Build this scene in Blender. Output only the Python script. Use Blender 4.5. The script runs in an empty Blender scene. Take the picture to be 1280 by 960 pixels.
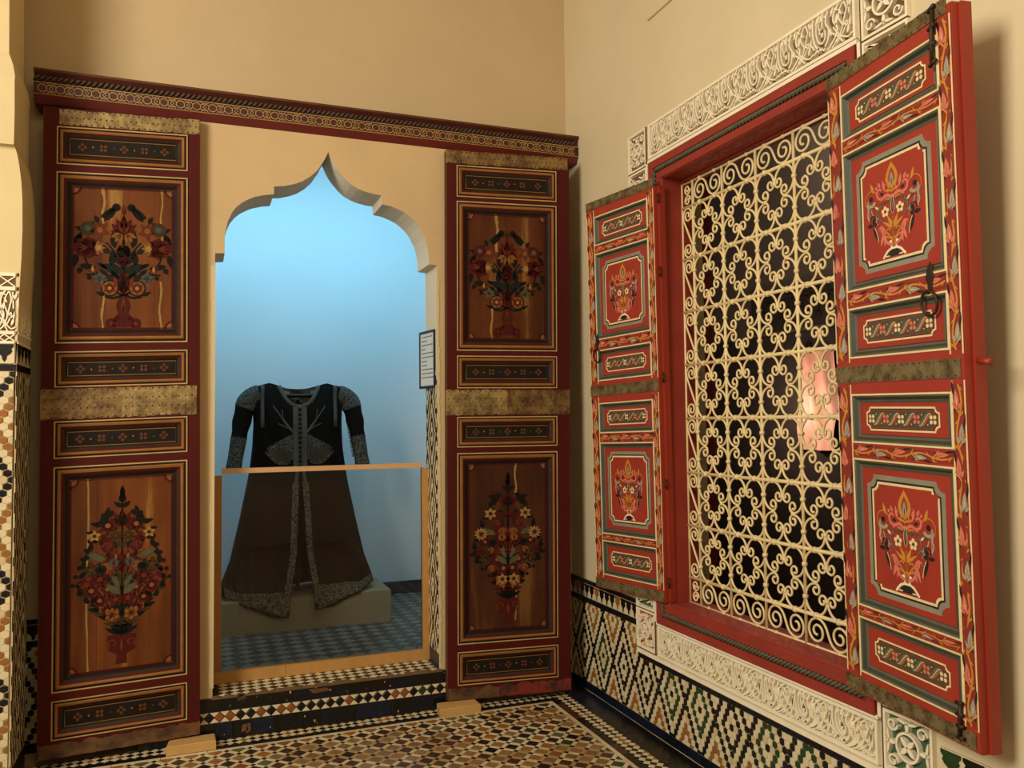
import bpy, math, random
from math import sin, cos, pi, sqrt, radians
from mathutils import Vector, Matrix, noise as mnoise

random.seed(7)
SC = bpy.context.scene
COL = SC.collection

# ------------------------------------------------------------------ camera
YAW, PITCH, ROLL, FPX = radians(21.17), radians(2.634), radians(-0.648), 1026.0
CAM = Vector((-2.067, -4.399, 1.5))
_f = Vector((sin(YAW)*cos(PITCH), cos(YAW)*cos(PITCH), sin(PITCH)))
_r = Vector((cos(YAW), -sin(YAW), 0))
_u = _r.cross(_f)
_r2 = _r*cos(ROLL) + _u*sin(ROLL)
_u2 = -_r*sin(ROLL) + _u*cos(ROLL)
cd = bpy.data.cameras.new('camera')
cd.sensor_fit = 'HORIZONTAL'; cd.sensor_width = 36.0
cd.lens = FPX/1280*36.0
cd.clip_start = 0.05; cd.clip_end = 60
cam = bpy.data.objects.new('camera', cd); COL.objects.link(cam)
m = Matrix((_r2, _u2, -_f)).transposed().to_4x4(); m.translation = CAM
cam.matrix_world = m
SC.camera = cam

# ------------------------------------------------------------------ world, lights, exposure
SC.view_settings.view_transform = 'Standard'
SC.view_settings.look = 'None'
SC.view_settings.exposure = 0.0
SC.view_settings.gamma = 1.0
SC.view_settings.use_curve_mapping = False
SC.cycles.max_bounces = 8
w = bpy.data.worlds.new('world'); SC.world = w; w.use_nodes = True
bg = w.node_tree.nodes['Background']
bg.inputs[0].default_value = (1.0, 0.86, 0.66, 1); bg.inputs[1].default_value = 0.20

def area(name, loc, target, size, energy, color, sizey=None, spread=180):
    l = bpy.data.lights.new(name, 'AREA'); l.energy = energy; l.color = color; l.size = size
    if sizey: l.shape = 'RECTANGLE'; l.size_y = sizey
    l.spread = radians(spread)
    o = bpy.data.objects.new(name, l); COL.objects.link(o)
    o.location = loc
    o.rotation_euler = (Vector(target)-Vector(loc)).to_track_quat('-Z', 'Y').to_euler()
    return o
# daylight from the open arcade on the left, a warm area light behind the viewer
area('arcade_daylight', (-4.6, -3.4, 3.1), (-0.2, -1.7, 1.5), 1.5, 190, (1.0, 0.89, 0.72), 1.9)
area('rear_warm_area', (-1.6, -5.2, 3.9), (-1.2, -1.0, 1.6), 1.2, 22, (1.0, 0.85, 0.66))
# cool gallery light inside the niche, above the arch, washing its back wall
area('niche_light', (-1.4, 0.75, 3.35), (-1.4, 1.80, 2.55), 2.6, 20.0, (0.28, 0.70, 1.0), 0.35, 130)
area('niche_fill', (-1.4, 0.40, 3.1), (-1.4, 1.2, 0.2), 1.5, 1.2, (0.75, 0.90, 1.0), 0.3)

# ------------------------------------------------------------------ materials
MATS = {}
def s2l(c):
    return tuple((x/12.92 if x <= 0.04045 else ((x+0.055)/1.055)**2.4) for x in c)
def hexc(h):
    return s2l(tuple(int(h[i:i+2], 16)/255 for i in (0, 2, 4)))

def mat(name, col, rough=0.6, metal=0.0, var=0.12, vscale=8.0, bump=0.0, bscale=60.0, spec=0.5, col2=None, stretch=None, coat=0.0, thr=None):
    """procedural principled: base colour varied by noise (towards col2 when given) plus bump"""
    mt = bpy.data.materials.new(name); mt.use_nodes = True
    nt = mt.node_tree; N = nt.nodes; L = nt.links
    b = N['Principled BSDF']
    if isinstance(col, str): col = hexc(col)
    if isinstance(col2, str): col2 = hexc(col2)
    b.inputs['Roughness'].default_value = rough
    b.inputs['Metallic'].default_value = metal
    b.inputs['Specular IOR Level'].default_value = spec
    b.inputs['Coat Weight'].default_value = coat
    b.inputs['Coat Roughness'].default_value = 0.15
    tc = N.new('ShaderNodeTexCoord'); mp = N.new('ShaderNodeMapping')
    if stretch: mp.inputs['Scale'].default_value = stretch
    geo = N.new('ShaderNodeNewGeometry')
    L.new(geo.outputs['Position'], mp.inputs[0])
    nz = N.new('ShaderNodeTexNoise'); nz.inputs['Scale'].default_value = vscale; nz.inputs['Detail'].default_value = 5
    nz.inputs['Roughness'].default_value = 0.65
    L.new(mp.outputs[0], nz.inputs['Vector'])
    rp = N.new('ShaderNodeValToRGB')
    lo, hi = thr if thr else (0.3, 0.7)
    rp.color_ramp.elements[0].position = lo; rp.color_ramp.elements[1].position = hi
    c1 = tuple(max(0, x*(1-var)) for x in col); c2 = col2 if col2 else tuple(min(1, x*(1+var)) for x in col)
    if col2: c1 = col
    rp.color_ramp.elements[0].color = (*c1, 1); rp.color_ramp.elements[1].color = (*c2, 1)
    L.new(nz.outputs['Fac'], rp.inputs[0]); L.new(rp.outputs[0], b.inputs['Base Color'])
    if bump:
        n2 = N.new('ShaderNodeTexNoise'); n2.inputs['Scale'].default_value = bscale; n2.inputs['Detail'].default_value = 4
        L.new(mp.outputs[0], n2.inputs['Vector'])
        bp = N.new('ShaderNodeBump'); bp.inputs['Strength'].default_value = bump; bp.inputs['Distance'].default_value = 0.01
        L.new(n2.outputs['Fac'], bp.inputs['Height']); L.new(bp.outputs[0], b.inputs['Normal'])
    MATS[name] = mt
    return mt

# plaster and stucco
mat('plaster', 'c6b08a', 0.85, var=0.05, vscale=1.6, bump=0.12, bscale=9, spec=0.2)  # right wall's plaster, darkened here for the back wall's weaker light
mat('plaster_infill', 'cbb186', 0.85, var=0.07, vscale=2.3, bump=0.10, bscale=12, spec=0.2)  # darkened too, the weaker light on the infill is in the colour
mat('plaster_pier', 'd3c093', 0.85, var=0.05, vscale=2, bump=0.08, bscale=14, spec=0.2)
mat('plaster_reveal', 'd8cfba', 0.85, var=0.05, vscale=3, spec=0.2)
mat('plaster_right', 'd3c4a0', 0.85, var=0.05, vscale=1.4, bump=0.14, bscale=9, spec=0.2)
mat('niche_white', 'dfe3e2', 0.8, var=0.02, vscale=2, spec=0.2)
mat('stucco', 'eee3c6', 0.8, var=0.05, vscale=14, bump=0.1, bscale=80, spec=0.25)
mat('stucco_ground', 'b49466', 0.9, var=0.2, vscale=18)
mat('stucco_dark', '6b5030', 0.9, var=0.2, vscale=18)
mat('stucco_red', 'a04a36', 0.8, var=0.2, vscale=20)
mat('stucco_green', '3e5c3e', 0.8, var=0.2, vscale=20)
mat('dark_shell', '2a211c', 0.9, var=0.1)  # near-black colour stands in for the darkness of the inner room
# tiles (glazed)
def tilem(name, c, var=0.15): mat(name, c, 0.28, var=var, vscale=25, bump=0.05, bscale=40, spec=0.45)
tilem('tile_black', '14120f'); tilem('tile_navy', '10141f'); tilem('tile_blue', '141a2b', 0.3)
tilem('tile_white', 'd8c9a2', 0.07); tilem('tile_cream', 'cbb88c', 0.09)
tilem('tile_ochre', '94612a'); tilem('tile_rust', '8a4d22'); tilem('tile_green', '243f22'); tilem('tile_sage', '5a5f3e')
tilem('tile_worn', 'a98a5e'); tilem('tile_worn2', '7c6240'); tilem('tile_rusty', '7d5836'); tilem('tile_brown', '4a2f1e'); tilem('tile_umber', '2a1c16'); tilem('tile_tan', '8d6a42')
mat('grout', 'bba67c', 0.9, var=0.2, vscale=30)
mat('grout_dark', '4a4034', 0.9, var=0.2, vscale=30)
mat('niche_tile_white', '85857a', 0.35, var=0.1, vscale=20); mat('niche_tile_dark', '4a4c4a', 0.35, var=0.2, vscale=20)
mat('niche_base', '2a3140', 0.35, var=0.2, vscale=12)
# dark old doors
mat('door_red', '4a120c', 0.65, var=0.16, vscale=5, bump=0.08, bscale=30, stretch=(1, 1, 0.3), spec=0.18)
mat('door_edge', '5a3a22', 0.65, var=0.2, vscale=9, spec=0.18)
mat('door_deep', '2c0b09', 0.65, var=0.2, vscale=6, spec=0.18)
mat('door_ochre', '8c5e2e', 0.65, var=0.18, vscale=10, spec=0.18)
mat('door_line', 'b89a66', 0.65, var=0.15, vscale=20, spec=0.18)
mat('door_black', '180f0b', 0.65, var=0.2, vscale=10, spec=0.18)
mat('door_olive', '332a1b', 0.65, var=0.25, vscale=10, spec=0.18)
mat('door_ground', '1c150d', 0.65, var=0.3, vscale=16, spec=0.18)
mat('door_flower', '5e3519', 0.65, var=0.2, vscale=20, spec=0.18)
mat('worn_wood', '6b4826', 0.75, col2='3a2412', vscale=9, bump=0.35, bscale=40, stretch=(1, 1, 1.5), thr=(.4, .62))
mat('worn_red', '7e2417', 0.7, col2='3a2014', vscale=14, bump=0.3, bscale=40, thr=(.45, .6))
def brass(name, c1, c2, sc):
    mat(name, c1, 0.52, metal=0.35, col2=c2, vscale=sc, bump=0.45, bscale=42, thr=(.38, .66))
brass('brass', 'a38d58', '5f4824', 16)
brass('brass_worn', '8f7440', '4a2a16', 13)
mat('nail_dark', '1c130c', 0.7, var=0.2)
# plank panels with pale streaks
def plankmat(name, c1, c2, streak, sx, off):
    mt = bpy.data.materials.new(name); mt.use_nodes = True
    nt = mt.node_tree; N = nt.nodes; L = nt.links; b = N['Principled BSDF']
    b.inputs['Roughness'].default_value = 0.6; b.inputs['Specular IOR Level'].default_value = 0.2
    geo = N.new('ShaderNodeNewGeometry'); mp = N.new('ShaderNodeMapping')
    mp.inputs['Scale'].default_value = (1, 1, 0.09); mp.inputs['Location'].default_value = (off, 0, off)
    L.new(geo.outputs['Position'], mp.inputs[0])
    nz = N.new('ShaderNodeTexNoise'); nz.inputs['Scale'].default_value = sx; nz.inputs['Detail'].default_value = 6
    L.new(mp.outputs[0], nz.inputs['Vector'])
    r = N.new('ShaderNodeValToRGB'); e = r.color_ramp.elements
    e[0].position = 0.32; e[0].color = (*hexc(c1), 1); e[1].position = 0.60; e[1].color = (*hexc(c2), 1)
    e2 = e.new(0.70); e2.color = (*hexc(streak), 1)
    L.new(nz.outputs['Fac'], r.inputs[0])
    n2 = N.new('ShaderNodeTexNoise'); n2.inputs['Scale'].default_value = 4; n2.inputs['Detail'].default_value = 6
    L.new(geo.outputs['Position'], n2.inputs['Vector'])
    mx = N.new('ShaderNodeMix'); mx.data_type = 'RGBA'; mx.blend_type = 'MULTIPLY'; mx.inputs[0].default_value = 0.7
    r2 = N.new('ShaderNodeValToRGB'); r2.color_ramp.elements[0].position = .3; r2.color_ramp.elements[0].color = (.55, .5, .45, 1)
    r2.color_ramp.elements[1].position = .65; r2.color_ramp.elements[1].color = (1, 1, 1, 1)
    L.new(n2.outputs['Fac'], r2.inputs[0]); L.new(r.outputs[0], mx.inputs[6]); L.new(r2.outputs[0], mx.inputs[7])
    L.new(mx.outputs[2], b.inputs['Base Color'])
    bp = N.new('ShaderNodeBump'); bp.inputs['Strength'].default_value = .15; bp.inputs['Distance'].default_value = .01
    L.new(nz.outputs['Fac'], bp.inputs['Height']); L.new(bp.outputs[0], b.inputs['Normal'])
    MATS[name] = mt
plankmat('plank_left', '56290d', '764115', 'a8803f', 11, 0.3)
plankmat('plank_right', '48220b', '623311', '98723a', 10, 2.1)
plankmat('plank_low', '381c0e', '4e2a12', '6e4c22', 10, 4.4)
# door painting
for n, c in dict(pd_red='47130d', pd_rust='5e2814', pd_dark='14120c', pd_teal='171c19', pd_ochre='7a4c22', pd_cream='94723f', pd_blue='3e4845', pd_sage='4c4f36', pd_olive='382d16', pd_pink='7d5430', pd_streak='94733f').items():
    mat(n, c, 0.7, var=0.18, vscale=30, spec=0.15)
# shutters
mat('shutter_red', '9c3322', 0.5, var=0.10, vscale=5, bump=0.06, bscale=24, stretch=(1, 1, 0.4))
mat('shutter_edge', '97301f', 0.45, var=0.14, vscale=7, bump=0.1, bscale=30, stretch=(1, 1, .3))
mat('frame_red', '8e2e1e', 0.72, var=0.14, vscale=6, bump=0.08, bscale=24)
mat('sill_red', '93382a', 0.7, var=0.2, vscale=7, bump=0.12, bscale=30)
mat('shutter_grey', '575846', 0.5, var=0.14, vscale=14)
mat('shutter_greyd', '3c3d31', 0.5, var=0.14, vscale=14)
mat('shutter_greyl', '8b8570', 0.5, var=0.12, vscale=14)
mat('rope_grey', '54503c', 0.6, var=0.25, vscale=20)
for n, c in dict(ps_cream='e2cf9a', ps_ochre='c4862f', ps_pink='cf7460', ps_grey='9a9a88', ps_black='221d18', ps_olive='4e4632', ps_rust='a8501f', ps_white='efe2bd', ps_strip='882e1f').items():
    mat(n, c, 0.5, var=0.10, vscale=40)
mat('iron_plate', '7f6f48', 0.6, metal=0.3, col2='4e3a20', vscale=26, bump=0.35, bscale=90, thr=(.4, .66))
mat('iron_dark', '3d2e1e', 0.55, metal=0.5, var=0.3, vscale=30, bump=0.2)
mat('grille_paint', 'e6d09a', 0.45, var=0.08, vscale=12, bump=0.06, bscale=60)
# lintel
mat('lintel_red', '43100a', 0.5, var=0.2, vscale=6)
mat('lintel_redl', '5c170e', 0.5, var=0.15, vscale=6)
mat('lintel_dark', '26110c', 0.6, var=0.3, vscale=10)
mat('lintel_gold', 'b48a4a', 0.5, var=0.2, vscale=20)
mat('lintel_green', '2c2a18', 0.6, var=0.2, vscale=20)
mat('rope_dark', '4a3826', 0.6, var=0.3, vscale=20)
# misc
mat('block_wood', 'c39a5c', 0.6, var=0.12, vscale=12, bump=0.1, stretch=(.3, 1, 1))
mat('pine', 'b98a4e', 0.45, var=0.1, vscale=10, stretch=(1, 1, .2))
mat('pine_dark', 'a06f38', 0.45, var=0.1, vscale=10, stretch=(1, 1, .2))
mat('pine_rail', 'cfa372', 0.45, var=0.08, vscale=10, stretch=(.2, 1, 1))
mat('plinth', '9a8d70', 0.8, var=0.06, vscale=6, bump=0.05)
mat('velvet', '17120f', 0.85, var=0.3, vscale=7, bump=0.25, bscale=14, spec=0.15)
mat('velvet_skirt', '291710', 0.85, var=0.35, vscale=6, bump=0.3, bscale=10, spec=0.15, stretch=(1, 1, .4))
mat('braid', '565850', 0.75, var=0.3, vscale=90, bump=0.3, bscale=150)
mat('embroidery', '15120f', 0.8, col2='66685d', vscale=120, bump=0.4, bscale=120, thr=(.46, .55))
mat('embroidery_hem', '1f1610', 0.8, col2='7d7158', vscale=80, bump=0.4, bscale=110, thr=(.42, .56))
mat('olive_silk', '3c3626', 0.6, var=0.2, vscale=18)
mat('lining', '7d7656', 0.75, var=0.4, vscale=14)
mat('lining_red', '4a2c20', 0.75, var=0.3, vscale=14)
mat('frame_black', '100f0f', 0.4, var=0.1)
mat('paper', 'c9cfd0', 0.8, var=0.02)
mat('ink', '3c4044', 0.8, var=0.1)
mat('pink_cloth', 'dba08c', 0.6, var=0.15, vscale=3)
mat('taupe_wall', '5d4f45', 0.8, var=0.12, vscale=3)  # lighter than the wall below, dim light put into the colour
mat('carved_dark', '2c221d', 0.7, var=0.2, vscale=12)
# glass pane: thin sheet, fresnel reflection over clear transmission
gm = bpy.data.materials.new('glass_pane'); gm.use_nodes = True
nt = gm.node_tree; nt.nodes.clear()
out = nt.nodes.new('ShaderNodeOutputMaterial'); mx = nt.nodes.new('ShaderNodeMixShader')
tr = nt.nodes.new('ShaderNodeBsdfTransparent'); tr.inputs[0].default_value = (.93, .95, .95, 1)
gl = nt.nodes.new('ShaderNodeBsdfGlossy'); gl.inputs['Roughness'].default_value = 0.0
fr = nt.nodes.new('ShaderNodeFresnel'); fr.inputs[0].default_value = 1.38
nt.links.new(fr.outputs[0], mx.inputs[0]); nt.links.new(tr.outputs[0], mx.inputs[1]); nt.links.new(gl.outputs[0], mx.inputs[2])
nt.links.new(mx.outputs[0], out.inputs[0]); MATS['glass_pane'] = gm

# ------------------------------------------------------------------ mesh helpers
ROOT = {}
def root_of(o):
    return ROOT.get(o.name, Vector((0, 0, 0))) if o else Vector((0, 0, 0))

class MB:
    """collects faces (world space, through an optional map P) and links them as one mesh object"""
    def __init__(s, P=None, mat=None):
        s.V = []; s.F = []; s.M = []; s.mats = []; s.P = P; s.mat = mat
    def mi(s, m):
        m = m or s.mat
        if m not in s.mats: s.mats.append(m)
        return s.mats.index(m)
    def vert(s, p):
        q = s.P(*p) if s.P else Vector(p)
        s.V.append(q); return len(s.V)-1
    def face(s, pts, m=None):
        s.F.append([s.vert(p) for p in pts]); s.M.append(s.mi(m))
    def faces_idx(s, f, m=None):
        s.F.append(list(f)); s.M.append(s.mi(m))
    def box(s, a, b, m=None):
        (x0, y0, z0), (x1, y1, z1) = a, b
        i = [s.vert(p) for p in ((x0,y0,z0),(x1,y0,z0),(x1,y1,z0),(x0,y1,z0),(x0,y0,z1),(x1,y0,z1),(x1,y1,z1),(x0,y1,z1))]
        for f in ((0,3,2,1),(4,5,6,7),(0,1,5,4),(1,2,6,5),(2,3,7,6),(3,0,4,7)):
            s.faces_idx([i[k] for k in f], m)
    def bbox(s, a, b, m=None, bev=0.004):
        """box with a chamfer on the +z (third axis) rim"""
        (x0, y0, z0), (x1, y1, z1) = a, b
        s.prism([(x0,y0),(x1,y0),(x1,y1),(x0,y1)], z0, z1, bev, m)
    def prism(s, poly, z0, z1, bev=0.0, m=None, bottom=False):
        n = len(poly)
        cx = sum(p[0] for p in poly)/n; cy = sum(p[1] for p in poly)/n
        lo = [s.vert((p[0], p[1], z0)) for p in poly]
        if bev > 0:
            r = sqrt(sum((p[0]-cx)**2+(p[1]-cy)**2 for p in poly)/n)
            k = max(0.3, 1-bev/r*1.3)
            mid = [s.vert((p[0], p[1], z1-bev*0.6)) for p in poly]
            hi = [s.vert((cx+(p[0]-cx)*k, cy+(p[1]-cy)*k, z1)) for p in poly]
            rings = [lo, mid, hi]
        else:
            hi = [s.vert((p[0], p[1], z1)) for p in poly]; rings = [lo, hi]
        for a, b in zip(rings[:-1], rings[1:]):
            for i in range(n):
                j = (i+1) % n; s.faces_idx([a[i], a[j], b[j], b[i]], m)
        s.faces_idx(rings[-1], m)
        if bottom: s.faces_idx(lo[::-1], m)
    def frame(s, u0, u1, v0, v1, prof):
        """picture frame: rings at (inset, height), band i painted mats[i]"""
        rings = []
        for d, w_, _ in prof:
            rings.append([s.vert(p) for p in ((u0+d,v0+d,w_),(u1-d,v0+d,w_),(u1-d,v1-d,w_),(u0+d,v1-d,w_))])
        for k in range(len(prof)-1):
            a, b = rings[k], rings[k+1]
            for i in range(4):
                j = (i+1) % 4; s.faces_idx([a[i], a[j], b[j], b[i]], prof[k][2])
    def tube(s, path, r, sides=6, m=None, closed=False, flat=1.0, flat_dir=None, caps=True):
        path = [Vector(p) for p in path]; n = len(path)
        rr = r if callable(r) else (lambda t: r)
        T = []
        for i in range(n):
            if closed: t = path[(i+1) % n]-path[i-1]
            else: t = path[min(i+1, n-1)]-path[max(i-1, 0)]
            T.append(t.normalized())
        up = Vector(flat_dir) if flat_dir else (Vector((0, 0, 1)) if abs(T[0].z) < .9 else Vector((1, 0, 0)))
        N_ = (up - T[0]*up.dot(T[0])).normalized()
        rings = []
        for i in range(n):
            if i and not flat_dir:
                N_ = (N_ - T[i]*N_.dot(T[i])).normalized()
            elif flat_dir:
                N_ = (up - T[i]*up.dot(T[i])).normalized()
            B = T[i].cross(N_)
            q = rr(i/(n-1) if n > 1 else 0)
            rings.append([s.vert(path[i] + N_*(cos(2*pi*k/sides)*q*flat) + B*(sin(2*pi*k/sides)*q)) for k in range(sides)])
        for i in range(n if closed else n-1):
            a, b = rings[i], rings[(i+1) % n]
            for k in range(sides):
                l = (k+1) % sides; s.faces_idx([a[k], a[l], b[l], b[k]], m)
        if caps and not closed:
            s.faces_idx(rings[0][::-1], m); s.faces_idx(rings[-1], m)
    def grid(s, fn, nu, nv, m=None, mfn=None):
        ids = [[s.vert(fn(i/nu, j/nv)) for j in range(nv+1)] for i in range(nu+1)]
        for i in range(nu):
            for j in range(nv):
                s.faces_idx([ids[i][j], ids[i+1][j], ids[i+1][j+1], ids[i][j+1]], mfn(i/nu, j/nv) if mfn else m)
    def build(s, name, parent=None, kind=None, smooth=False, loc=None, label=None, autosmooth=None):
        base = root_of(parent)
        if loc is not None: base = Vector(loc)
        me = bpy.data.meshes.new(name)
        me.from_pydata([tuple(v-base) for v in s.V], [], s.F)
        for k in s.mats: me.materials.append(MATS[k])
        me.polygons.foreach_set('material_index', s.M)
        if smooth: me.polygons.foreach_set('use_smooth', [True]*len(me.polygons))
        me.update()
        o = bpy.data.objects.new(name, me); COL.objects.link(o)
        if parent:
            o.parent = parent; ROOT[o.name] = base
        else:
            o.location = base; ROOT[o.name] = base
        if kind: o['kind'] = kind
        if label: o['label'] = label
        return o

def fix_normals(o):
    import bmesh
    b = bmesh.new(); b.from_mesh(o.data); bmesh.ops.recalc_face_normals(b, faces=b.faces); b.to_mesh(o.data); b.free()

def thing(name, label, cat, loc, group=None):
    o = bpy.data.objects.new(name, None); COL.objects.link(o); o.location = loc
    o.empty_display_size = 0.05
    ROOT[o.name] = Vector(loc)
    tag(o, label, cat, group); return o
def tag(o, label, cat, group=None):
    o['label'] = label; o['category'] = cat
    if group: o['group'] = group
    return o
def struct(o): o['kind'] = 'structure'; return o

def basis(O, U, V, N):
    O, U, V, N = Vector(O), Vector(U), Vector(V), Vector(N)
    return lambda u, v, w_: O + U*u + V*v + N*w_

def clip(poly, x0, x1, y0, y1):
    def cut(p, ins, inter):
        o = []
        for i in range(len(p)):
            a, b = p[i-1], p[i]
            if ins(b):
                if not ins(a): o.append(inter(a, b))
                o.append(b)
            elif ins(a): o.append(inter(a, b))
        return o
    for ax, lim, sg in ((0, x0, 1), (0, x1, -1), (1, y0, 1), (1, y1, -1)):
        if not poly: return []
        def inter(a, b, ax=ax, lim=lim):
            t = (lim-a[ax])/(b[ax]-a[ax]); return (a[0]+(b[0]-a[0])*t, a[1]+(b[1]-a[1])*t)
        poly = cut(poly, lambda p, ax=ax, lim=lim, sg=sg: sg*(p[ax]-lim) >= -1e-9, inter)
    return poly
def parea(p):
    return 0.5*sum(p[i-1][0]*p[i][1]-p[i][0]*p[i-1][1] for i in range(len(p)))

def seen(P):
    d = P-CAM; z = d.dot(_f)
    if z < .3: return None
    x = 640+FPX*d.dot(_r2)/z; y = 480-FPX*d.dot(_u2)/z
    return z if (-10 < x < 1290 and -10 < y < 970) else None

TILEMESH = {}
def lay(parent, P, tiles, h, n_ind, bev=0.0012, name='tile', rest='small_tiles', w0=0.0, jit=0.0008):
    """tiles: (poly, mat, whole). the n_ind nearest whole tiles in view become single parts, the rest one part"""
    base = root_of(parent); items = []
    for k, (poly, mt, whole) in enumerate(tiles):
        n = len(poly); c = (sum(p[0] for p in poly)/n, sum(p[1] for p in poly)/n)
        Wc = P(c[0], c[1], w0); d = seen(Wc) if whole else None
        items.append((d if d else 99, k, c, Wc))
    items.sort(key=lambda t: t[0])
    ind = set(t[1] for t in items[:n_ind] if t[0] < 90)
    rb = MB(P)
    for d, k, c, Wc in items:
        poly, mt, whole = tiles[k]
        dh = random.uniform(-jit, jit)
        if k in ind:
            rel = tuple((round(p[0]-c[0], 5), round(p[1]-c[1], 5)) for p in poly)
            key = (id(P), rel, mt, round(h, 4), round(w0, 4))
            if key not in TILEMESH:
                mb = MB(); O = P(0, 0, 0)
                mb.P = lambda u, v, w_: P(u, v, w_)-O
                mb.prism(rel, w0, w0+h, bev, mt)
                me = bpy.data.meshes.new(name); me.from_pydata([tuple(v) for v in mb.V], [], mb.F); me.materials.append(MATS[mt])
                TILEMESH[key] = me
            o = bpy.data.objects.new(name, TILEMESH[key]); COL.objects.link(o)
            o.parent = parent
            o.location = P(c[0], c[1], dh) - base
            o.rotation_euler = (random.uniform(-.006, .006), random.uniform(-.006, .006), random.uniform(-.006, .006))
        else:
            rb.prism(poly, w0+dh, w0+h+dh, bev, mt)
    if rb.F: rb.build(rest, parent, 'stuff')

# ------------------------------------------------------------------ flat painted ornament
class Deco:
    """painted shapes on a plane, centre (cx, cy); sym mirrors about cx. every shape is a polygon with a layer"""
    def __init__(s, cx=0, cy=0, k=1.0): s.S = []; s.cx = cx; s.cy = cy; s.k = k; s.ky = None; s.sym = False; s.ang = 0; s.L = 0
    def poly(s, pts, m, layer=None):
        layer = s.L if layer is None else layer
        s.L = max(s.L, layer)
        for sg in ((1, -1) if s.sym else (1,)):
            q = []
            for x, y in pts:
                x = x*sg
                if s.ang: x, y = x*cos(s.ang)-y*sin(s.ang), x*sin(s.ang)+y*cos(s.ang)
                q.append((s.cx+x*s.k, s.cy+y*(s.ky or s.k)))
            s.S.append((q, m, layer))
    def disc(s, x, y, r, m, layer=None, n=12, ry=None):
        ry = ry or r
        s.poly([(x+cos(2*pi*i/n)*r, y+sin(2*pi*i/n)*ry) for i in range(n)], m, layer)
    def leaf(s, x, y, ang, l, w_, m, layer=None, n=5):
        """pointed leaf starting at x, y in direction ang (degrees)"""
        a = radians(ang); ca, sa = cos(a), sin(a); pts = []
        for i in range(n+1):
            t = i/n; pts.append((t*l, sin(pi*t**.8)*w_/2))
        for i in range(n-1, 0, -1):
            t = i/n; pts.append((t*l, -sin(pi*t**.8)*w_/2))
        s.poly([(x+p*ca-q*sa, y+p*sa+q*ca) for p, q in pts], m, layer)
    def flower(s, x, y, r, n, m, mc, layer=0, wid=0.75, ph=90, core=.3):
        for i in range(n):
            s.leaf(x, y, ph+360*i/n, r, r*wid, m, layer)
        s.disc(x, y, r*core, mc, layer+1, 8)
    def bloom(s, x, y, r, n, m, mc, layer=0, ph=90):
        for i in range(n):
            a = radians(ph+360*i/n); s.disc(x+cos(a)*r*.60, y+sin(a)*r*.60, r*.36, m, layer, 9)
        s.disc(x, y, r*.24, mc, layer+1, 8)
    def ribbon(s, pts, wfn, m, layer=None):
        n = len(pts); Lp, Rp = [], []
        for i in range(n):
            a = pts[max(0, i-1)]; b = pts[min(n-1, i+1)]
            dx, dy = b[0]-a[0], b[1]-a[1]; d = sqrt(dx*dx+dy*dy) or 1
            w_ = (wfn(i/(n-1)) if callable(wfn) else wfn)/2
            Lp.append((pts[i][0]-dy/d*w_, pts[i][1]+dx/d*w_)); Rp.append((pts[i][0]+dy/d*w_, pts[i][1]-dx/d*w_))
        for i in range(n-1):
            s.poly([Lp[i], Rp[i], Rp[i+1], Lp[i+1]], m, layer)
    def curl(s, x, y, r, a0, a1, m, w_, layer=None, shrink=.35, n=14):
        """spiral ribbon round x, y from radius r at a0 to r*shrink at a1 (degrees)"""
        pts = []
        for i in range(n+1):
            t = i/n; a = radians(a0+(a1-a0)*t); q = r*(1-(1-shrink)*t)
            pts.append((x+cos(a)*q, y+sin(a)*q))
        s.ribbon(pts, lambda t: w_*(1-.45*t), m, layer)
    def arc(s, p0, p1, bend, m, w_, layer=None, n=8):
        """curved stroke p0 -> p1, bulging sideways by bend"""
        mx_, my_ = (p0[0]+p1[0])/2, (p0[1]+p1[1])/2; dx, dy = p1[0]-p0[0], p1[1]-p0[1]
        c = (mx_-dy*bend, my_+dx*bend)
        s.ribbon([((1-t)**2*p0[0]+2*t*(1-t)*c[0]+t*t*p1[0], (1-t)**2*p0[1]+2*t*(1-t)*c[1]+t*t*p1[1]) for t in [i/n for i in range(n+1)]], w_, m, layer)
    def emit(s, mb, w0, step=0.0003):
        for pts, m, layer in s.S:
            if parea(pts) < 0: pts = pts[::-1]
            mb.face([(p[0], p[1], w0+step*layer) for p in pts], m)

# ================================================================== STRUCTURE
FL = basis((0, 0, 0), (1, 0, 0), (0, 1, 0), (0, 0, 1))
RW = basis((0, 0, 0), (0, -1, 0), (0, 0, 1), (-1, 0, 0))          # right wall: u = -y
WALLY = -0.15                                                      # front of the arch infill
STEPY = -0.165
ST = 0.2                                                           # step height / niche floor

fb = MB(mat='grout'); fb.box((-6, -6.5, -0.12), (0.1, 0.0, -0.007))
floor = struct(fb.build('floor', loc=(-1.5, -2.5, 0)))
cb = MB(mat='plaster'); cb.box((-3.2, -5.8, 4.3), (0.4, 0.1, 4.4))
struct(cb.build('ceiling', loc=(-1.5, -2.5, 4.3)))
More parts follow.
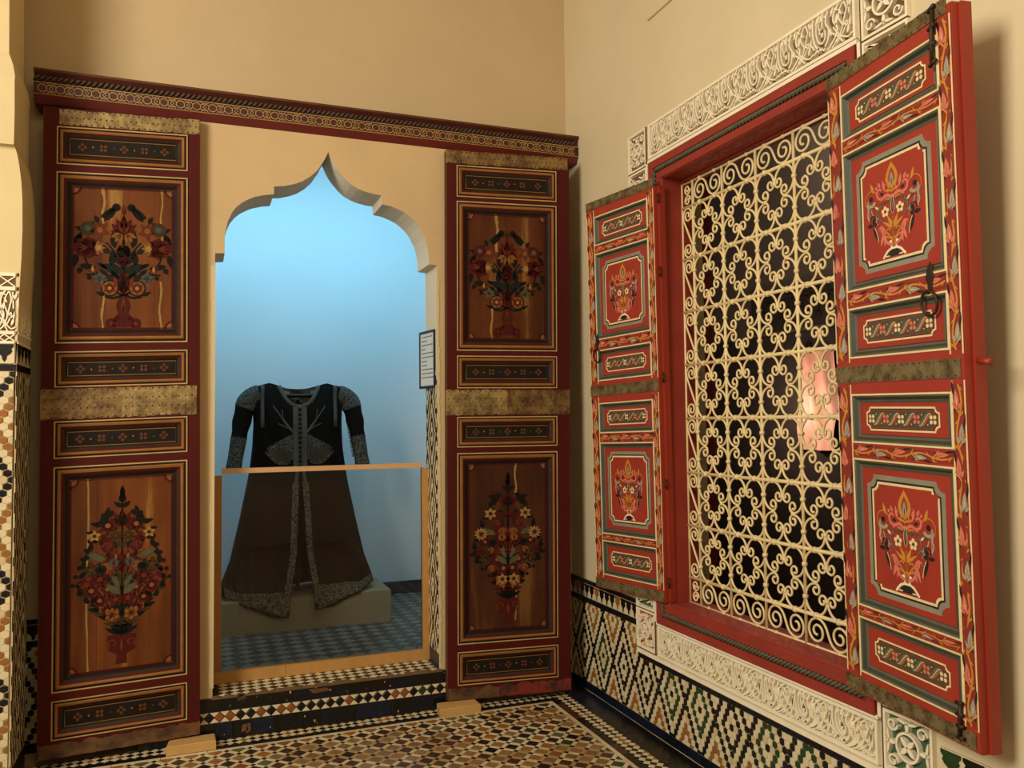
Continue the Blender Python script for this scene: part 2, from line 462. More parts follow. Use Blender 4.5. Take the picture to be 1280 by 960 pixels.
# back wall: plane y = 0 with the old doorway, then the arched plaster infill standing forward in it
b = MB(mat='plaster')
b.box((-3.2, 0, -0.1), (-2.25, 0.09, 4.35)); b.box((-0.62, 0, -0.1), (0.0, 0.09, 4.35)); b.box((-2.25, 0, 3.1), (-0.62, 0.09, 4.35))
struct(b.build('wall_back', loc=(-1.5, 0, 0)))
ARCH = [(-1.978, ST), (-1.976, 2.343), (-1.932, 2.346), (-1.932, 2.436), (-1.929, 2.457), (-1.918, 2.508), (-1.899, 2.552), (-1.878, 2.581), (-1.852, 2.605), (-1.822, 2.624),
 (-1.792, 2.639), (-1.744, 2.653), (-1.699, 2.661), (-1.698, 2.701), (-1.648, 2.708), (-1.600, 2.722), (-1.560, 2.740), (-1.520, 2.768), (-1.485, 2.803), (-1.449, 2.860), (-1.427, 2.908),
 (-1.405, 2.860), (-1.387, 2.828), (-1.363, 2.798), (-1.336, 2.769), (-1.308, 2.747), (-1.274, 2.729), (-1.238, 2.717), (-1.190, 2.708), (-1.150, 2.705), (-1.147, 2.657),
 (-1.100, 2.651), (-1.061, 2.638), (-1.026, 2.624), (-0.996, 2.603), (-0.968, 2.580), (-0.945, 2.552), (-0.914, 2.493), (-0.899, 2.440), (-0.894, 2.400), (-0.893, 2.352), (-0.848, 2.349), (-0.846, ST)]
b = MB(); top = 3.07
for y, m_ in ((WALLY, 'plaster_infill'), (0.09, 'niche_white')):
    b.face([(-2.3, y, 0.19), (-1.978, y, 0.19), (-1.978, y, top), (-2.3, y, top)], m_)
    b.face([(-0.846, y, 0.19), (-0.6, y, 0.19), (-0.6, y, top), (-0.846, y, top)], m_)
    for p, q in zip(ARCH[:-1], ARCH[1:]):
        if q[0]-p[0] > 0.0005: b.face([(p[0], y, p[1]), (q[0], y, q[1]), (q[0], y, top), (p[0], y, top)], m_)
for p, q in zip(ARCH[:-1], ARCH[1:]):
    b.face([(p[0], WALLY, p[1]), (p[0], 0.09, p[1]), (q[0], 0.09, q[1]), (q[0], WALLY, q[1])], 'plaster_reveal')
b.face([(-2.3, WALLY, .19), (-2.3, .09, .19), (-2.3, .09, top), (-2.3, WALLY, top)], 'plaster_infill')
b.face([(-.6, WALLY, .19), (-.6, .09, .19), (-.6, .09, top), (-.6, WALLY, top)], 'plaster_infill')
b.face([(-2.3, WALLY, top), (-.6, WALLY, top), (-.6, .09, top), (-2.3, .09, top)], 'plaster_infill')
# ragged plaster beads along both jamb edges
for i in range(60):
    z = .24+i*.034
    if z < 2.3:
        b.box((-1.992-random.uniform(0, .006), WALLY-.003, z), (-1.974, WALLY+.01, z+.034), 'plaster_pier')
        b.box((-.850, WALLY-.003, z), (-.842+random.uniform(0, .008), WALLY+.01, z+.034), 'plaster_pier')
struct(b.build('wall_arch', loc=(-1.4, WALLY, 0.19)))
# right wall with the window opening
b = MB(mat='plaster_right')
b.box((0, -6.2, -.1), (.25, -2.26, 4.35)); b.box((0, -1.02, -.1), (.25, 0.09, 4.35))
b.box((0, -2.26, -.1), (.25, -1.02, .585)); b.box((0, -2.26, 2.70), (.25, -1.02, 4.35))
struct(b.build('wall_right', loc=(0, -2, 0)))
b = MB(RW, 'plaster_right'); b.bbox((.975, 3.455, 0), (4.2, 4.3, .012), bev=.006)     # raised plaster field high on the right wall
struct(b.build('trim_1', loc=(0, -2.5, 3.45)))
b = MB(mat='plaster'); b.box((-3.2, -.2, -.1), (-3.0, 0, 4.35)); struct(b.build('wall_left', loc=(-3.1, -.1, 0)))
b = MB(mat='plaster'); b.box((-3.2, -6.4, -.1), (.25, -6.25, 4.35)); struct(b.build('wall_front', loc=(-1.5, -6.3, 0)))

# ---- pier of the arcade on the left: profile in (x, z) at its front, pushed back to y = -0.2
pier = None
PF = -0.5
b = MB(mat='plaster_pier')
prof = [(-2.760, 0), (-2.757, 1.70), (-2.753, 1.845), (-2.749, 2.062), (-2.746, 2.13), (-2.743, 2.2), (-2.741, 2.33), (-2.743, 2.45), (-2.748, 2.53), (-2.757, 2.60), (-2.764, 2.64), (-2.775, 2.677)]
ring = lambda x, z, y0, y1: [b.vert((-3.12, y0, z)), b.vert((x, y0, z)), b.vert((x, y1, z)), b.vert((-3.12, y1, z))]
rs = [ring(x, z, PF, -.2) for x, z in prof]
for a, c in zip(rs[:-1], rs[1:]):
    for i in range(4):
        j = (i+1) % 4; b.faces_idx([a[i], a[j], c[j], c[i]])
# corbel block and moulding standing a little forward on top
prof2 = [(-2.772, 2.672, -.53), (-2.771, 2.80, -.53), (-2.773, 2.93, -.53), (-2.771, 2.96, -.535), (-2.776, 3.0, -.545), (-2.785, 3.03, -.55), (-2.79, 3.045, -.555), (-2.796, 3.05, -.52), (-2.80, 3.4, -.52), (-2.80, 4.32, -.52)]
rs = [ring(x, z, y, -.2) for x, z, y in prof2]
for a, c in zip(rs[:-1], rs[1:]):
    for i in range(4):
        j = (i+1) % 4; b.faces_idx([a[i], a[j], c[j], c[i]])
b.faces_idx(rs[0][::-1])
pier = struct(b.build('wall_pier', loc=(-2.9, -.35, 0)))

# ---- niche room behind the arch
b = MB(mat='niche_white'); b.box((-3.4, 1.86, ST), (.15, 1.95, 3.7)); struct(b.build('wall_niche_back', loc=(-1.4, 1.9, ST)))
b = MB(mat='niche_white'); b.box((-3.5, .09, ST), (-3.4, 1.95, 3.7)); struct(b.build('wall_niche_left', loc=(-3.4, 1, ST)))
b = MB(mat='niche_white'); b.box((.15, .09, ST), (.24, 1.95, 3.7)); struct(b.build('wall_niche_right', loc=(.2, 1, ST)))
b = MB(mat='niche_white'); b.box((-3.5, .09, 3.7), (.24, 1.95, 3.8)); struct(b.build('ceiling_niche', loc=(-1.4, 1, 3.7)))
b = MB(mat='niche_white'); b.box((-3.5, .088, 3.0), (.24, .10, 3.72)); struct(b.build('wall_niche_front', loc=(-1.4, .1, 3.0)))
b = MB(mat='grout_dark'); b.box((-3.5, .06, .05), (.24, 1.95, ST-.006)); nfloor = struct(b.build('floor_niche', loc=(-1.4, 1, .1)))
NF = basis((0, 0, ST), (1, 0, 0), (0, 1, 0), (0, 0, 1))
tl = []; md = .098
for i in range(-60, 8):
    for j in range(0, 58):
        x = (i+.5*(j % 2))*md-.02; y = .12+j*md*.5
        if y > 1.81: continue
        tl.append(([(x-md*.47, y), (x, y-md*.47), (x+md*.47, y), (x, y+md*.47)], 'niche_tile_dark' if (j % 2) else 'niche_tile_white', x > -2))
lay(nfloor, NF, tl, .006, 300, name='tile', w0=-.006)
b = MB(mat='niche_base')
for k in range(24):
    x0 = -3.4+k*.148; b.box((x0, 1.846, ST), (x0+.146, 1.862, ST+.088))
struct(b.build('baseboard_niche', loc=(-1.4, 1.86, ST)))

# ---- the step: tread mosaic and tiled riser
step = MB(mat='grout_dark'); step.box((-2.3, STEPY+.008, -.05), (-.6, .07, ST-.006))
step = struct(step.build('trim_step', loc=(-1.4, -.05, 0)))
tl = []; md = .052
for i in range(-45, -10):
    for j in range(0, 10):
        x = (i+.5*(j % 2))*md; y = STEPY+.03+j*md*.5
        if -1.96 < x < -.865 and y < .05:
            tl.append(([(x-md*.48, y), (x, y-md*.44), (x+md*.48, y), (x, y+md*.44)], 'tile_black' if (j % 2) else 'tile_white', True))
lay(step, NF, tl, .006, 150, w0=-.006)
RI = basis((0, STEPY+.008, 0), (1, 0, 0), (0, 0, 1), (0, -1, 0))
tl = []
def row(x0, x1, z0, z1, wd, ms, g=.0012, jit=0.0):
    x = x0
    while x < x1-.005:
        e = min(x1, x+wd*(1+random.uniform(-jit, jit)))
        tl.append(([(x+g, z0+g), (e-g, z0+g), (e-g, z1-g), (x+g, z1-g)], random.choice(ms), True)); x = e
row(-2.25, -.62, .003, .079, .1, ['tile_navy', 'tile_black', 'tile_blue'], jit=.2)
row(-2.25, -.62, .131, .192, .2, ['tile_black', 'tile_navy'], jit=.3)
p = .0475; zc = .105; hh = .0245; x = -2.23
while x < -.64:
    c = random.choice(['tile_black']*5+['tile_rust']*2+['tile_green'])
    tl.append(([(x-p*.44, zc), (x, zc-hh*.92), (x+p*.44, zc), (x, zc+hh*.92)], c, True))
    for s_ in (1, -1):
        tl.append(([(x+p*.06, zc+s_*hh), (x+p*.5, zc+s_*.003), (x+p*.94, zc+s_*hh)][::s_*-1], 'tile_white', True))
    x += p
lay(step, RI, tl, .009, 250, w0=0.0)
b = MB(mat='stucco_dark')                                           # worn mortar edge of the tread
for k in range(40):
    x0 = -1.98+k*.0285; b.box((x0, STEPY-.002, ST-.010), (x0+.029, STEPY+.022+random.uniform(0, .012), ST+random.uniform(-.002, .002)))
b.build('worn_edge', step)

b = MB(RI)
for k in range(34):
    x = random.uniform(-1.95, -.75); z = random.choice([random.uniform(.008, .075), random.uniform(.135, .188)]); r_ = random.uniform(.002, .007)
    n_ = 7; b.prism([(x+cos(2*pi*i/n_)*r_*random.uniform(.5, 1), z+sin(2*pi*i/n_)*r_*random.uniform(.6, 1.6)) for i in range(n_)], .0085, .0098, 0, random.choice(['grout_dark', 'grout_dark', 'stucco_ground']))
for x, z, w_, h_ in ((-1.83, .020, .014, .035), (-1.812, .012, .010, .045), (-1.50, .160, .075, .022), (-1.845, .172, .018, .03)):
    b.prism([(x-w_+random.uniform(-.006, .006), z), (x+w_, z+h_*.2), (x+w_*.8, z+h_), (x-w_*.5, z+h_*1.1), (x-w_*1.1, z+h_*.6)], .0085, .0100, 0, 'worn_wood')
b.build('tile_chips', step, 'stuff')
# ---- floor mosaic
tl = []
D45 = .0725; sq = .0257; r2 = sqrt(.5)
fx0, fx1, fy0, fy1 = -3.6, -.288, -6.2, -.312
def rot45(px, py, cx, cy): return (cx+(px-py)*r2, cy+(px+py)*r2)
for i in range(-110, 110):
    for j in range(-110, 110):
        cx = -1.2+(i-j)*D45*r2; cy = -1.4+(i+j)*D45*r2
        if not (fx0-.06 < cx < fx1+.06 and fy0-.06 < cy < fy1+.06): continue
        inside = fx0+.04 < cx < fx1-.04 and fy0+.04 < cy < fy1-.04
        def add(pts, m_, ind):
            q = [rot45(a, c, cx, cy) for a, c in pts]
            if not inside: q = clip(q, fx0, fx1, fy0, fy1)
            if len(q) > 2 and abs(parea(q)) > 2e-6: tl.append((q, m_, ind and inside))
        if (i+j) % 2 == 0:
            cc = random.choice(['tile_umber', 'tile_umber', 'tile_brown', 'tile_black'])
        else:
            cc = random.choice(['tile_ochre', 'tile_ochre', 'tile_tan', 'tile_sage', 'tile_rust'] if cx < -.6 else ['tile_sage', 'tile_ochre', 'tile_green', 'tile_sage', 'tile_rust'])
        worn = mnoise.noise(Vector((cx*1.6+3, cy*2.2, 0)))+.25-abs(cx+1.1)*.35 > 0 and cy < -.42
        wht = random.choice(['tile_cream', 'tile_worn']) if worn else random.choice(['tile_white', 'tile_white', 'tile_cream'])
        if worn: cc = random.choice(['tile_tan', 'tile_tan', 'tile_rusty', 'tile_brown', 'tile_umber', 'tile_worn2'])
        s_ = sq-.0006; e = D45/2
        add([(-s_, -s_), (s_, -s_), (s_, s_), (-s_, s_)], cc, True)
        g = .0006
        add([(sq+g, -sq), (D45-sq-g, -sq), (D45-sq-g, sq), (sq+g, sq)], wht, False)
        add([(-sq, sq+g), (sq, sq+g), (sq, D45-sq-g), (-sq, D45-sq-g)], wht, False)
        a0, a1 = sq+.001, D45-sq-.001
        add([(a0, a0), (a1, a0), (a1, a1), (a0, a1)], 'tile_black', False)
def strip(x0, x1, y0, y1, mts, ln, along_x):
    a = x0 if along_x else y0; end = x1 if along_x else y1
    while a < end-.002:
        c = min(end, a+ln); g = .001
        q = [(a+g, y0), (c-g, y0), (c-g, y1), (a+g, y1)] if along_x else [(x0, a+g), (x1, a+g), (x1, c-g), (x0, c-g)]
        tl.append((q, random.choice(mts), False)); a = c
strip(-3.6, -.265, -.310, -.289, ['tile_white', 'tile_cream'], .2, True)
strip(-.286, -.265, -3.7, -.289, ['tile_white', 'tile_cream'], .2, False)
strip(-3.6, -.225, -.287, -.252, ['tile_black', 'tile_umber'], .12, True)
strip(-.263, -.227, -3.7, -.252, ['tile_black', 'tile_brown'], .12, False)
def checker(x0, x1, y0, y1, md):
    nx = int((x1-x0)/md)+2; ny = int((y1-y0)/(md*.5))+2
    for i in range(-1, nx):
        for j in range(-1, ny):
            x = x0+(i+.5*(j % 2))*md; y = y0+j*md*.5
            q = clip([(x-md*.48, y), (x, y-md*.48), (x+md*.48, y), (x, y+md*.48)], x0, x1, y0, y1)
            if len(q) > 2 and abs(parea(q)) > 2e-6:
                tl.append((q, 'tile_white' if j % 2 else random.choice(['tile_black', 'tile_black', 'tile_umber', 'tile_ochre']), False))
checker(-3.6, -.225, -.250, -.168, .041)
checker(-.225, -.143, -3.7, -.168, .041)
strip(-.141, -.012, -3.7, -.01, ['tile_navy', 'tile_black', 'tile_blue'], .19, False)
lay(floor, FL, tl, .007, 300, w0=-.007, jit=.0006)

# ---- zellige dado
def hexfield(P, u0, u1, v0, v1, us, vs, uc, vc, tl, greens=None, alt='tile_ochre', tight=False):
    h1, h2 = vs*.64, vs*.36; k = .94
    for i in range(int((u0-uc)/us)-2, int((u1-uc)/us)+3):
        for j in range(int((v0-vc)/vs)-2, int((v1-vc)/vs)+3):
            if (i+j) % 2: continue
            best = None
            for kind in (0, 1):
                ii, jj = i-8*kind, j-8*kind
                di = abs((ii+8) % 16-8); dj = abs((jj+8) % 16-8)
                if best is None or di+dj < best[0]: best = (di+dj, kind, round((ii-((ii+8) % 16-8))/16))
            d, kind, idx = best
            if d >= 8: c = 'tile_black'
            elif d in (2, 6): c = 'tile_white'
            elif d == 0: c = 'tile_black' if kind == 0 else alt
            else: c = ('tile_green' if (greens and idx % 3 in greens) else 'tile_black') if kind == 0 else alt
            if c == 'tile_white' and random.random() < .3: c = 'tile_cream'
            if c == 'tile_black' and random.random() < .25: c = 'tile_navy'
            k = .95 if c in ('tile_white', 'tile_cream') or tight else .86
            x, y = uc+i*us, vc+j*vs
            q = [(x, y-h1*k), (x+us*k, y-h2*k), (x+us*k, y+h2*k), (x, y+h1*k), (x-us*k, y+h2*k), (x-us*k, y-h2*k)]
            q2 = clip(q, u0, u1, v0, v1)
            if len(q2) > 2 and abs(parea(q2)) > 2e-6: tl.append((q2, c, abs(parea(q2)) > .98*abs(parea(q))))
def bar(u0, u1, v0, v1, ln, ms, tl, whole=True):
    u = u0
    while u < u1-.004:
        e = min(u1, u+ln); tl.append(([(u+.001, v0+.001), (e-.001, v0+.001), (e-.001, v1-.001), (u+.001, v1-.001)], random.choice(ms), whole)); u = e
def merlons(u0, u1, v0, v1, pt, tl, cols, seq):
    n = max(1, round((u1-u0)/pt)); pt = (u1-u0)/n; h = v1-v0
    for k in range(n):
        c = u0+(k+.5)*pt
        sh = [(0, .02), (.10, .16), (.13, .34), (.30, .46), (.40, .60), (.34, .72), (.46, .84), (.46, .98)]
        R = [(c+a*pt, v0+b_*h) for a, b_ in sh]; Lq = [(c-a*pt, v0+b_*h) for a, b_ in sh[1:]][::-1]
        # three convex-ish slices keep the outline readable
        def sl(lo, hi):
            r_ = [p_ for p_ in R if lo-1e-6 <= (p_[1]-v0)/h <= hi+1e-6]; l_ = [p_ for p_ in Lq if lo-1e-6 <= (p_[1]-v0)/h <= hi+1e-6]
            return r_+l_
        tl.append((R+Lq, cols[seq(k)], True))
    tl_bg = [(u0, v0), (u1, v0), (u1, v1), (u0, v1)]
    return tl_bg

def slab(P, rects, th, m_, name, loc):
    b = MB(P, m_)
    for (u0, u1, v0, v1) in rects: b.box((u0, v0, -.004), (u1, v1, th))
    return b.build(name, loc=loc)
dado = struct(slab(RW, [(0, 3.6, 0, .33), (0, .772, .33, .612), (2.545, 3.6, .33, .528)], .003, 'grout', 'trim_dado', (0, -1.5, 0)))
tl = []
hexfield(RW, .0, .772, .047, .480, .01416, .027, .165, .237, tl, greens=(1,))
hexfield(RW, .772, 2.545, .047, .330, .01416, .027, .165, .237, tl, greens=(1, 2))
hexfield(RW, 2.545, 3.6, .047, .415, .01416, .027, .165, .237, tl, greens=(1,))
lay(dado, RW, tl, .004, 300, bev=.0008, w0=.003)
tl = []
bar(0, 3.6, 0, .045, .1, ['tile_navy', 'tile_blue'], tl); bar(0, .772, .482, .511, .1, ['tile_navy', 'tile_black'], tl)
bar(.772, 2.545, .331, .358, .085, ['tile_navy', 'tile_black'], tl); bar(0, .772, .587, .611, .1, ['tile_navy', 'tile_black'], tl)
bar(2.545, 3.6, .418, .446, .1, ['tile_navy'], tl)
lay(dado, RW, tl, .006, 200, w0=.003, name='border_tile', rest='border_tiles')
tl = []
b = MB(RW, 'tile_white'); b.box((0, .512, .002), (.772, .586, .006)); b.box((2.545, .448, .002), (3.6, .528, .006)); b.build('merlon_ground', dado)
cyc = ['tile_black', 'tile_ochre', 'tile_black', 'tile_black']
merlons(0, .772, .512, .586, .059, tl, cyc, lambda k: k % 4)
merlons(2.545, 3.6, .450, .526, .075, tl, ['tile_green', 'tile_black', 'tile_ochre'], lambda k: k % 3)
lay(dado, RW, tl, .002, 60, bev=.0, w0=.006, name='merlon_tile', rest='merlon_tiles')
# low dado on the back wall, seen between pier and left door
BW0 = basis((0, 0, 0), (1, 0, 0), (0, 0, 1), (0, -1, 0))
d2 = struct(slab(BW0, [(-3.0, -2.3, 0, .612), (-.62, -.012, 0, .612)], .003, 'grout', 'trim_dado_back', (-2.7, 0, 0)))
tl = []
hexfield(BW0, -3.0, -2.3, .047, .482, .01416, .027, -2.79, .237, tl); hexfield(BW0, -.62, -.012, .047, .482, .01416, .027, -.2, .237, tl)
lay(d2, BW0, tl, .004, 60, bev=.0008, w0=.003)
tl = []
for z0, z1 in ((0, .045), (.482, .511), (.587, .611)): bar(-3.0, -2.3, z0, z1, .1, ['tile_navy', 'tile_black'], tl); bar(-.62, -.012, z0, z1, .1, ['tile_navy', 'tile_black'], tl)
bar(-3.0, -2.3, .512, .586, .12, ['tile_white'], tl); bar(-.62, -.012, .512, .586, .12, ['tile_white'], tl)
lay(d2, BW0, tl, .005, 40, w0=.003, name='border_tile', rest='border_tiles')
tl = []; merlons(-3.0, -2.3, .512, .586, .07, tl, cyc, lambda k: k % 4); lay(d2, BW0, tl, .002, 10, bev=0, w0=.008, name='merlon_tile', rest='merlon_tiles')
# pier dado: front and return
CARVE, CARVED = [], []
PFR = basis((0, PF, 0), (1, 0, 0), (0, 0, 1), (0, -1, 0))
PRT = basis((-2.757, 0, 0), (0, 1, 0), (0, 0, 1), (1, 0, 0))
for P_, a0, a1, uc, nm in ((PFR, -3.12, -2.762, -2.90, 'trim_pier_front'), (PRT, PF, -.2, -.35, 'trim_pier_return')):
    o = struct(slab(P_, [(a0, a1, 0, 1.76)], .002, 'grout', nm, P_(a1, 0, 0)))
    tl = []
    if nm.endswith('front'): hexfield(P_, a0, a1-.001, .11, 1.73, .0172, .0272, uc, .85, tl)
    else: hexfield(P_, a0, a1, .11, 1.73, .0094, .030, uc, .95, tl, alt='tile_black', tight=True)
    lay(o, P_, tl, .003, 160, bev=.0006, w0=.002)
    tl = []; bar(a0, a1, .0, .108, .12, ['tile_navy', 'tile_black'], tl); bar(a0, a1, 1.732, 1.762, .085, ['tile_black', 'tile_navy'], tl)
    lay(o, P_, tl, .004, 12, w0=.002, name='border_tile', rest='border_tiles')
    b = MB(P_, 'tile_white'); b.box((a0, 1.764, -.002), (a1, 1.848, .004)); b.build('merlon_ground', o)
    tl = []; merlons(a0, a1, 1.768, 1.845, .072, tl, ['tile_black']*4, lambda k: 0); lay(o, P_, tl, .002, 12, bev=0, w0=.004, name='merlon_tile', rest='merlon_tiles')

    # carved lattice and arabesque band above the merlons
    b = MB(P_); L_ = a1-a0
    b.face([(a0, 1.848, .0008), (a1, 1.848, .0008), (a1, 2.135, .0008), (a0, 2.135, .0008)], 'stucco_dark')
    for z0, z1 in ((1.846, 1.856), (1.884, 1.898), (2.066, 2.082), (2.126, 2.140)): b.box((a0, z0, 0), (a1, z1, .007), 'stucco')
    for z0, z1 in ((1.856, 1.884), (2.082, 2.126)):
        hh = z1-z0; k = a1
        while k > a0+.02:
            for s_ in (0, 1):
                rib = [(max(a0, k-hh*1.3), z0 if s_ else z1), (k, z1 if s_ else z0)]
                ids0 = [(rib[0][0], rib[0][1]-.003), (rib[1][0], rib[1][1]-.003), (rib[1][0], rib[1][1]+.003), (rib[0][0], rib[0][1]+.003)]
                b.face([(p_[0], p_[1], .005+.0004*s_) for p_ in ids0], 'stucco')
            k -= hh*1.3
    n = max(1, round(L_/.13))
    CARVE.append((b, a0, L_, n)); CARVED.append((b, o))
# right jamb of the arch: strip of narrow diamonds
JB = basis((-.846, 0, 0), (0, -1, 0), (0, 0, 1), (-1, 0, 0))
o = struct(slab(JB, [(-.085, .138, ST, 1.78)], .002, 'grout', 'trim_jamb', (-.846, 0, ST)))
tl = []; hexfield(JB, -.085, .138, ST+.075, 1.78, .0112, .0255, .03, .62, tl, alt='tile_black', tight=True)
lay(o, JB, tl, .003, 200, bev=.0006, w0=.002)
tl = []; bar(-.085, .138, ST, ST+.073, .11, ['tile_blue', 'tile_navy'], tl); lay(o, JB, tl, .004, 4, w0=.002, name='border_tile', rest='border_tiles')

# ================================================================== CARVED STUCCO
def rib3(b, pts, wd, w0, w1, m_):
    n = len(pts); Lp, Rp = [], []
    for i in range(n):
        a = pts[max(0, i-1)]; c = pts[min(n-1, i+1)]
        dx, dy = c[0]-a[0], c[1]-a[1]; d = sqrt(dx*dx+dy*dy) or 1
        q = (wd(i/(n-1)) if callable(wd) else wd)/2
        Lp.append((pts[i][0]-dy/d*q, pts[i][1]+dx/d*q)); Rp.append((pts[i][0]+dy/d*q, pts[i][1]-dx/d*q))
    ids = [[b.vert((*Lp[i], w0)), b.vert((*Lp[i], w1)), b.vert((*Rp[i], w1)), b.vert((*Rp[i], w0))] for i in range(n)]
    for i in range(n-1):
        a, c = ids[i], ids[i+1]
        b.faces_idx([a[1], a[2], c[2], c[1]], m_); b.faces_idx([a[0], a[1], c[1], c[0]], m_); b.faces_idx([a[2], a[3], c[3], c[2]], m_)
    b.faces_idx([ids[0][0], ids[0][3], ids[0][2], ids[0][1]], m_); b.faces_idx(ids[-1], m_)
def smooth_path(pts, n=5):
    out = []
    for i in range(len(pts)-1):
        p0 = pts[max(0, i-1)]; p1 = pts[i]; p2 = pts[i+1]; p3 = pts[min(len(pts)-1, i+2)]
        for k in range(n):
            t = k/n
            out.append(tuple(.5*((2*p1[a])+(-p0[a]+p2[a])*t+(2*p0[a]-5*p1[a]+4*p2[a]-p3[a])*t*t+(-p0[a]+3*p1[a]-3*p2[a]+p3[a])*t**3) for a in (0, 1)))
    out.append(tuple(pts[-1])); return out
def spiral(x, y, r, a0, a1, sh=.3, n=14, ky=1.0):
    return [(x+cos(radians(a0+(a1-a0)*i/n))*r*(1-(1-sh)*i/n), y+ky*sin(radians(a0+(a1-a0)*i/n))*r*(1-(1-sh)*i/n)) for i in range(n+1)]
def leaf2(x, y, a, l, w_):
    a = radians(a); return [(x+cos(a)*l*t, y+sin(a)*l*t) for t in (0, .25, .5, .75, 1)], (lambda t: w_*max(.08, sin(pi*min(1, t*.9+.08))))
def band_unit(b, u, v, W, H, w0, w1, m_):
    T = lambda p: [(u+x*W, v+y*H) for x, y in p]
    R = lambda p, wd, lift=0: rib3(b, T(p), wd*.78, w0, w1-lift, m_)
    R(smooth_path([(.03, 1), (.02, .62), (.08, .30), (.24, .10), (.40, .22), (.44, .50), (.36, .74), (.42, 1)]), .0085)
    R(smooth_path([(.13, .96), (.10, .62), (.15, .36), (.25, .26), (.33, .36), (.33, .56)]), .007, .002)
    R(spiral(.235, .56, .058, -20, 420, .25, 16, 1.5), .006); R(smooth_path([(.29, .52), (.27, .74), (.30, .95)]), .007); R(smooth_path([(.19, .62), (.17, .80), (.20, .97)]), .006)
    R(smooth_path([(.40, 0), (.56, .16), (.66, .40), (.56, .64), (.58, .84), (.70, 1)]), .0085)
    R(smooth_path([(.50, 0), (.66, .14), (.77, .40), (.68, .66), (.72, .86), (.80, .98)]), .0065, .002)
    R(smooth_path([(.78, 0), (.66, .20), (.52, .36), (.46, .40)]), .0065, .001)
    R(smooth_path([(1.02, .10), (.88, .06), (.70, .22), (.55, .50)]), .0065, .001)
    R(spiral(.875, .40, .055, 200, 640, .25, 16, 1.5), .0065); R(smooth_path([(.93, .40), (.95, .62), (.92, .97)]), .007); R(smooth_path([(.60, .02), (.72, .12), (.84, .30), (.80, .46)]), .006)
    R(smooth_path([(.82, .98), (.88, .78), (.84, .62), (.80, .46)]), .007, .001)
    for x, y, a, l, w_ in ((.10, .80, 60, .035, .011), (.22, .82, 62, .033, .011), (.50, .80, 70, .030, .010), (.62, .50, 80, .038, .011), (.94, .76, 65, .034, .011), (.90, .14, 75, .030, .010), (.15, .06, 80, .022, .010), (.30, .02, 80, .02, .01), (.60, .02, 60, .024, .010), (.97, .30, 95, .045, .010), (.26, .40, 88, .03, .012), (.50, .30, 100, .03, .010)):
        p, wf = leaf2(u+x*W, v+y*H, a, l, w_); rib3(b, p, wf, w0, w1, m_)
    for x, y, a, l in ((.02, .05, 35, .03), (.06, .18, 120, .03), (.20, .98, -35, .03), (.44, .94, 200, .03), (.76, .70, 120, .026), (.58, .96, -40, .024)):
        p, wf = leaf2(u+x*W, v+y*H, a, l, .007); rib3(b, p, wf, w0, w1-.001, m_)
def square_unit(b, u, v, S, w0, w1, m_, var):
    c = (u+S/2, v+S/2); k = S/.16
    ring = [(c[0]+cos(2*pi*i/20)*.042*k, c[1]+sin(2*pi*i/20)*.042*k) for i in range(21)]
    if var == 0:
        rib3(b, ring, .008*k, w0, w1, m_)
        for a in range(45, 405, 90):
            p, wf = leaf2(*c, a, .036*k, .016*k); rib3(b, p, wf, w0, w1, m_)
        for s1 in (1, -1):
            for s2 in (1, -1):
                rib3(b, spiral(c[0]+s1*.056*k, c[1]+s2*.056*k, .021*k, 0, 400*s1*s2, .3), .006*k, w0, w1, m_)
        for a in range(0, 360, 90):
            p, wf = leaf2(c[0]+cos(radians(a))*.044*k, c[1]+sin(radians(a))*.044*k, a, .036*k, .014*k); rib3(b, p, wf, w0, w1, m_)
            p, wf = leaf2(c[0]+cos(radians(a))*.07*k, c[1]+sin(radians(a))*.07*k, a+80, .04*k, .009*k); rib3(b, p, wf, w0, w1, m_)
            p, wf = leaf2(c[0]+cos(radians(a))*.07*k, c[1]+sin(radians(a))*.07*k, a-80, .04*k, .009*k); rib3(b, p, wf, w0, w1, m_)
    else:
        for s1 in (1, -1):
            rib3(b, smooth_path([(c[0]-.075*k, c[1]-s1*.075*k), (c[0]-.02*k, c[1]-s1*.045*k), (c[0]+.03*k, c[1]+s1*.0*k), (c[0]+.03*k, c[1]+s1*.045*k), (c[0]-.01*k, c[1]+s1*.05*k)]), .008*k, w0, w1, m_)
            rib3(b, smooth_path([(c[0]+.075*k, c[1]-s1*.072*k), (c[0]+.05*k, c[1]-s1*.03*k), (c[0]+.06*k, c[1]+s1*.02*k), (c[0]+.075*k, c[1]+s1*.04*k)]), .007*k, w0, w1, m_)
            rib3(b, spiral(c[0]-.045*k, c[1]+s1*.03*k, .024*k, 0, 400*s1, .3), .006*k, w0, w1, m_)
            p, wf = leaf2(c[0]+.0*k, c[1]+s1*.008*k, 60*s1, .05*k, .013*k); rib3(b, p, wf, w0, w1, m_)
            p, wf = leaf2(c[0]-.07*k, c[1]+s1*.07*k, -10*s1, .05*k, .010*k); rib3(b, p, wf, w0, w1, m_)
            p, wf = leaf2(c[0]+.02*k, c[1]-s1*.07*k, 25*s1, .05*k, .010*k); rib3(b, p, wf, w0, w1, m_)
        p, wf = leaf2(c[0]-.07*k, c[1], 0, .06*k, .014*k); rib3(b, p, wf, w0, w1, m_)
for (b, a0, L_, n), (_, o) in zip(CARVE, CARVED):
    for k in range(n): band_unit(b, a0+L_*k/n, 1.898, L_/n, .168, .001, .007, 'stucco')
    b.build('carved_band', o)
stucco = thing('stucco_surround', 'carved white stucco surround framing the red window on the right wall', 'stucco frame', (0, -1.645, .363))
SU0, SU1, SI0, SI1, SV0, SV1, SVI0, SVI1 = .775, 2.530, .968, 2.322, .364, 2.935, .545, 2.745
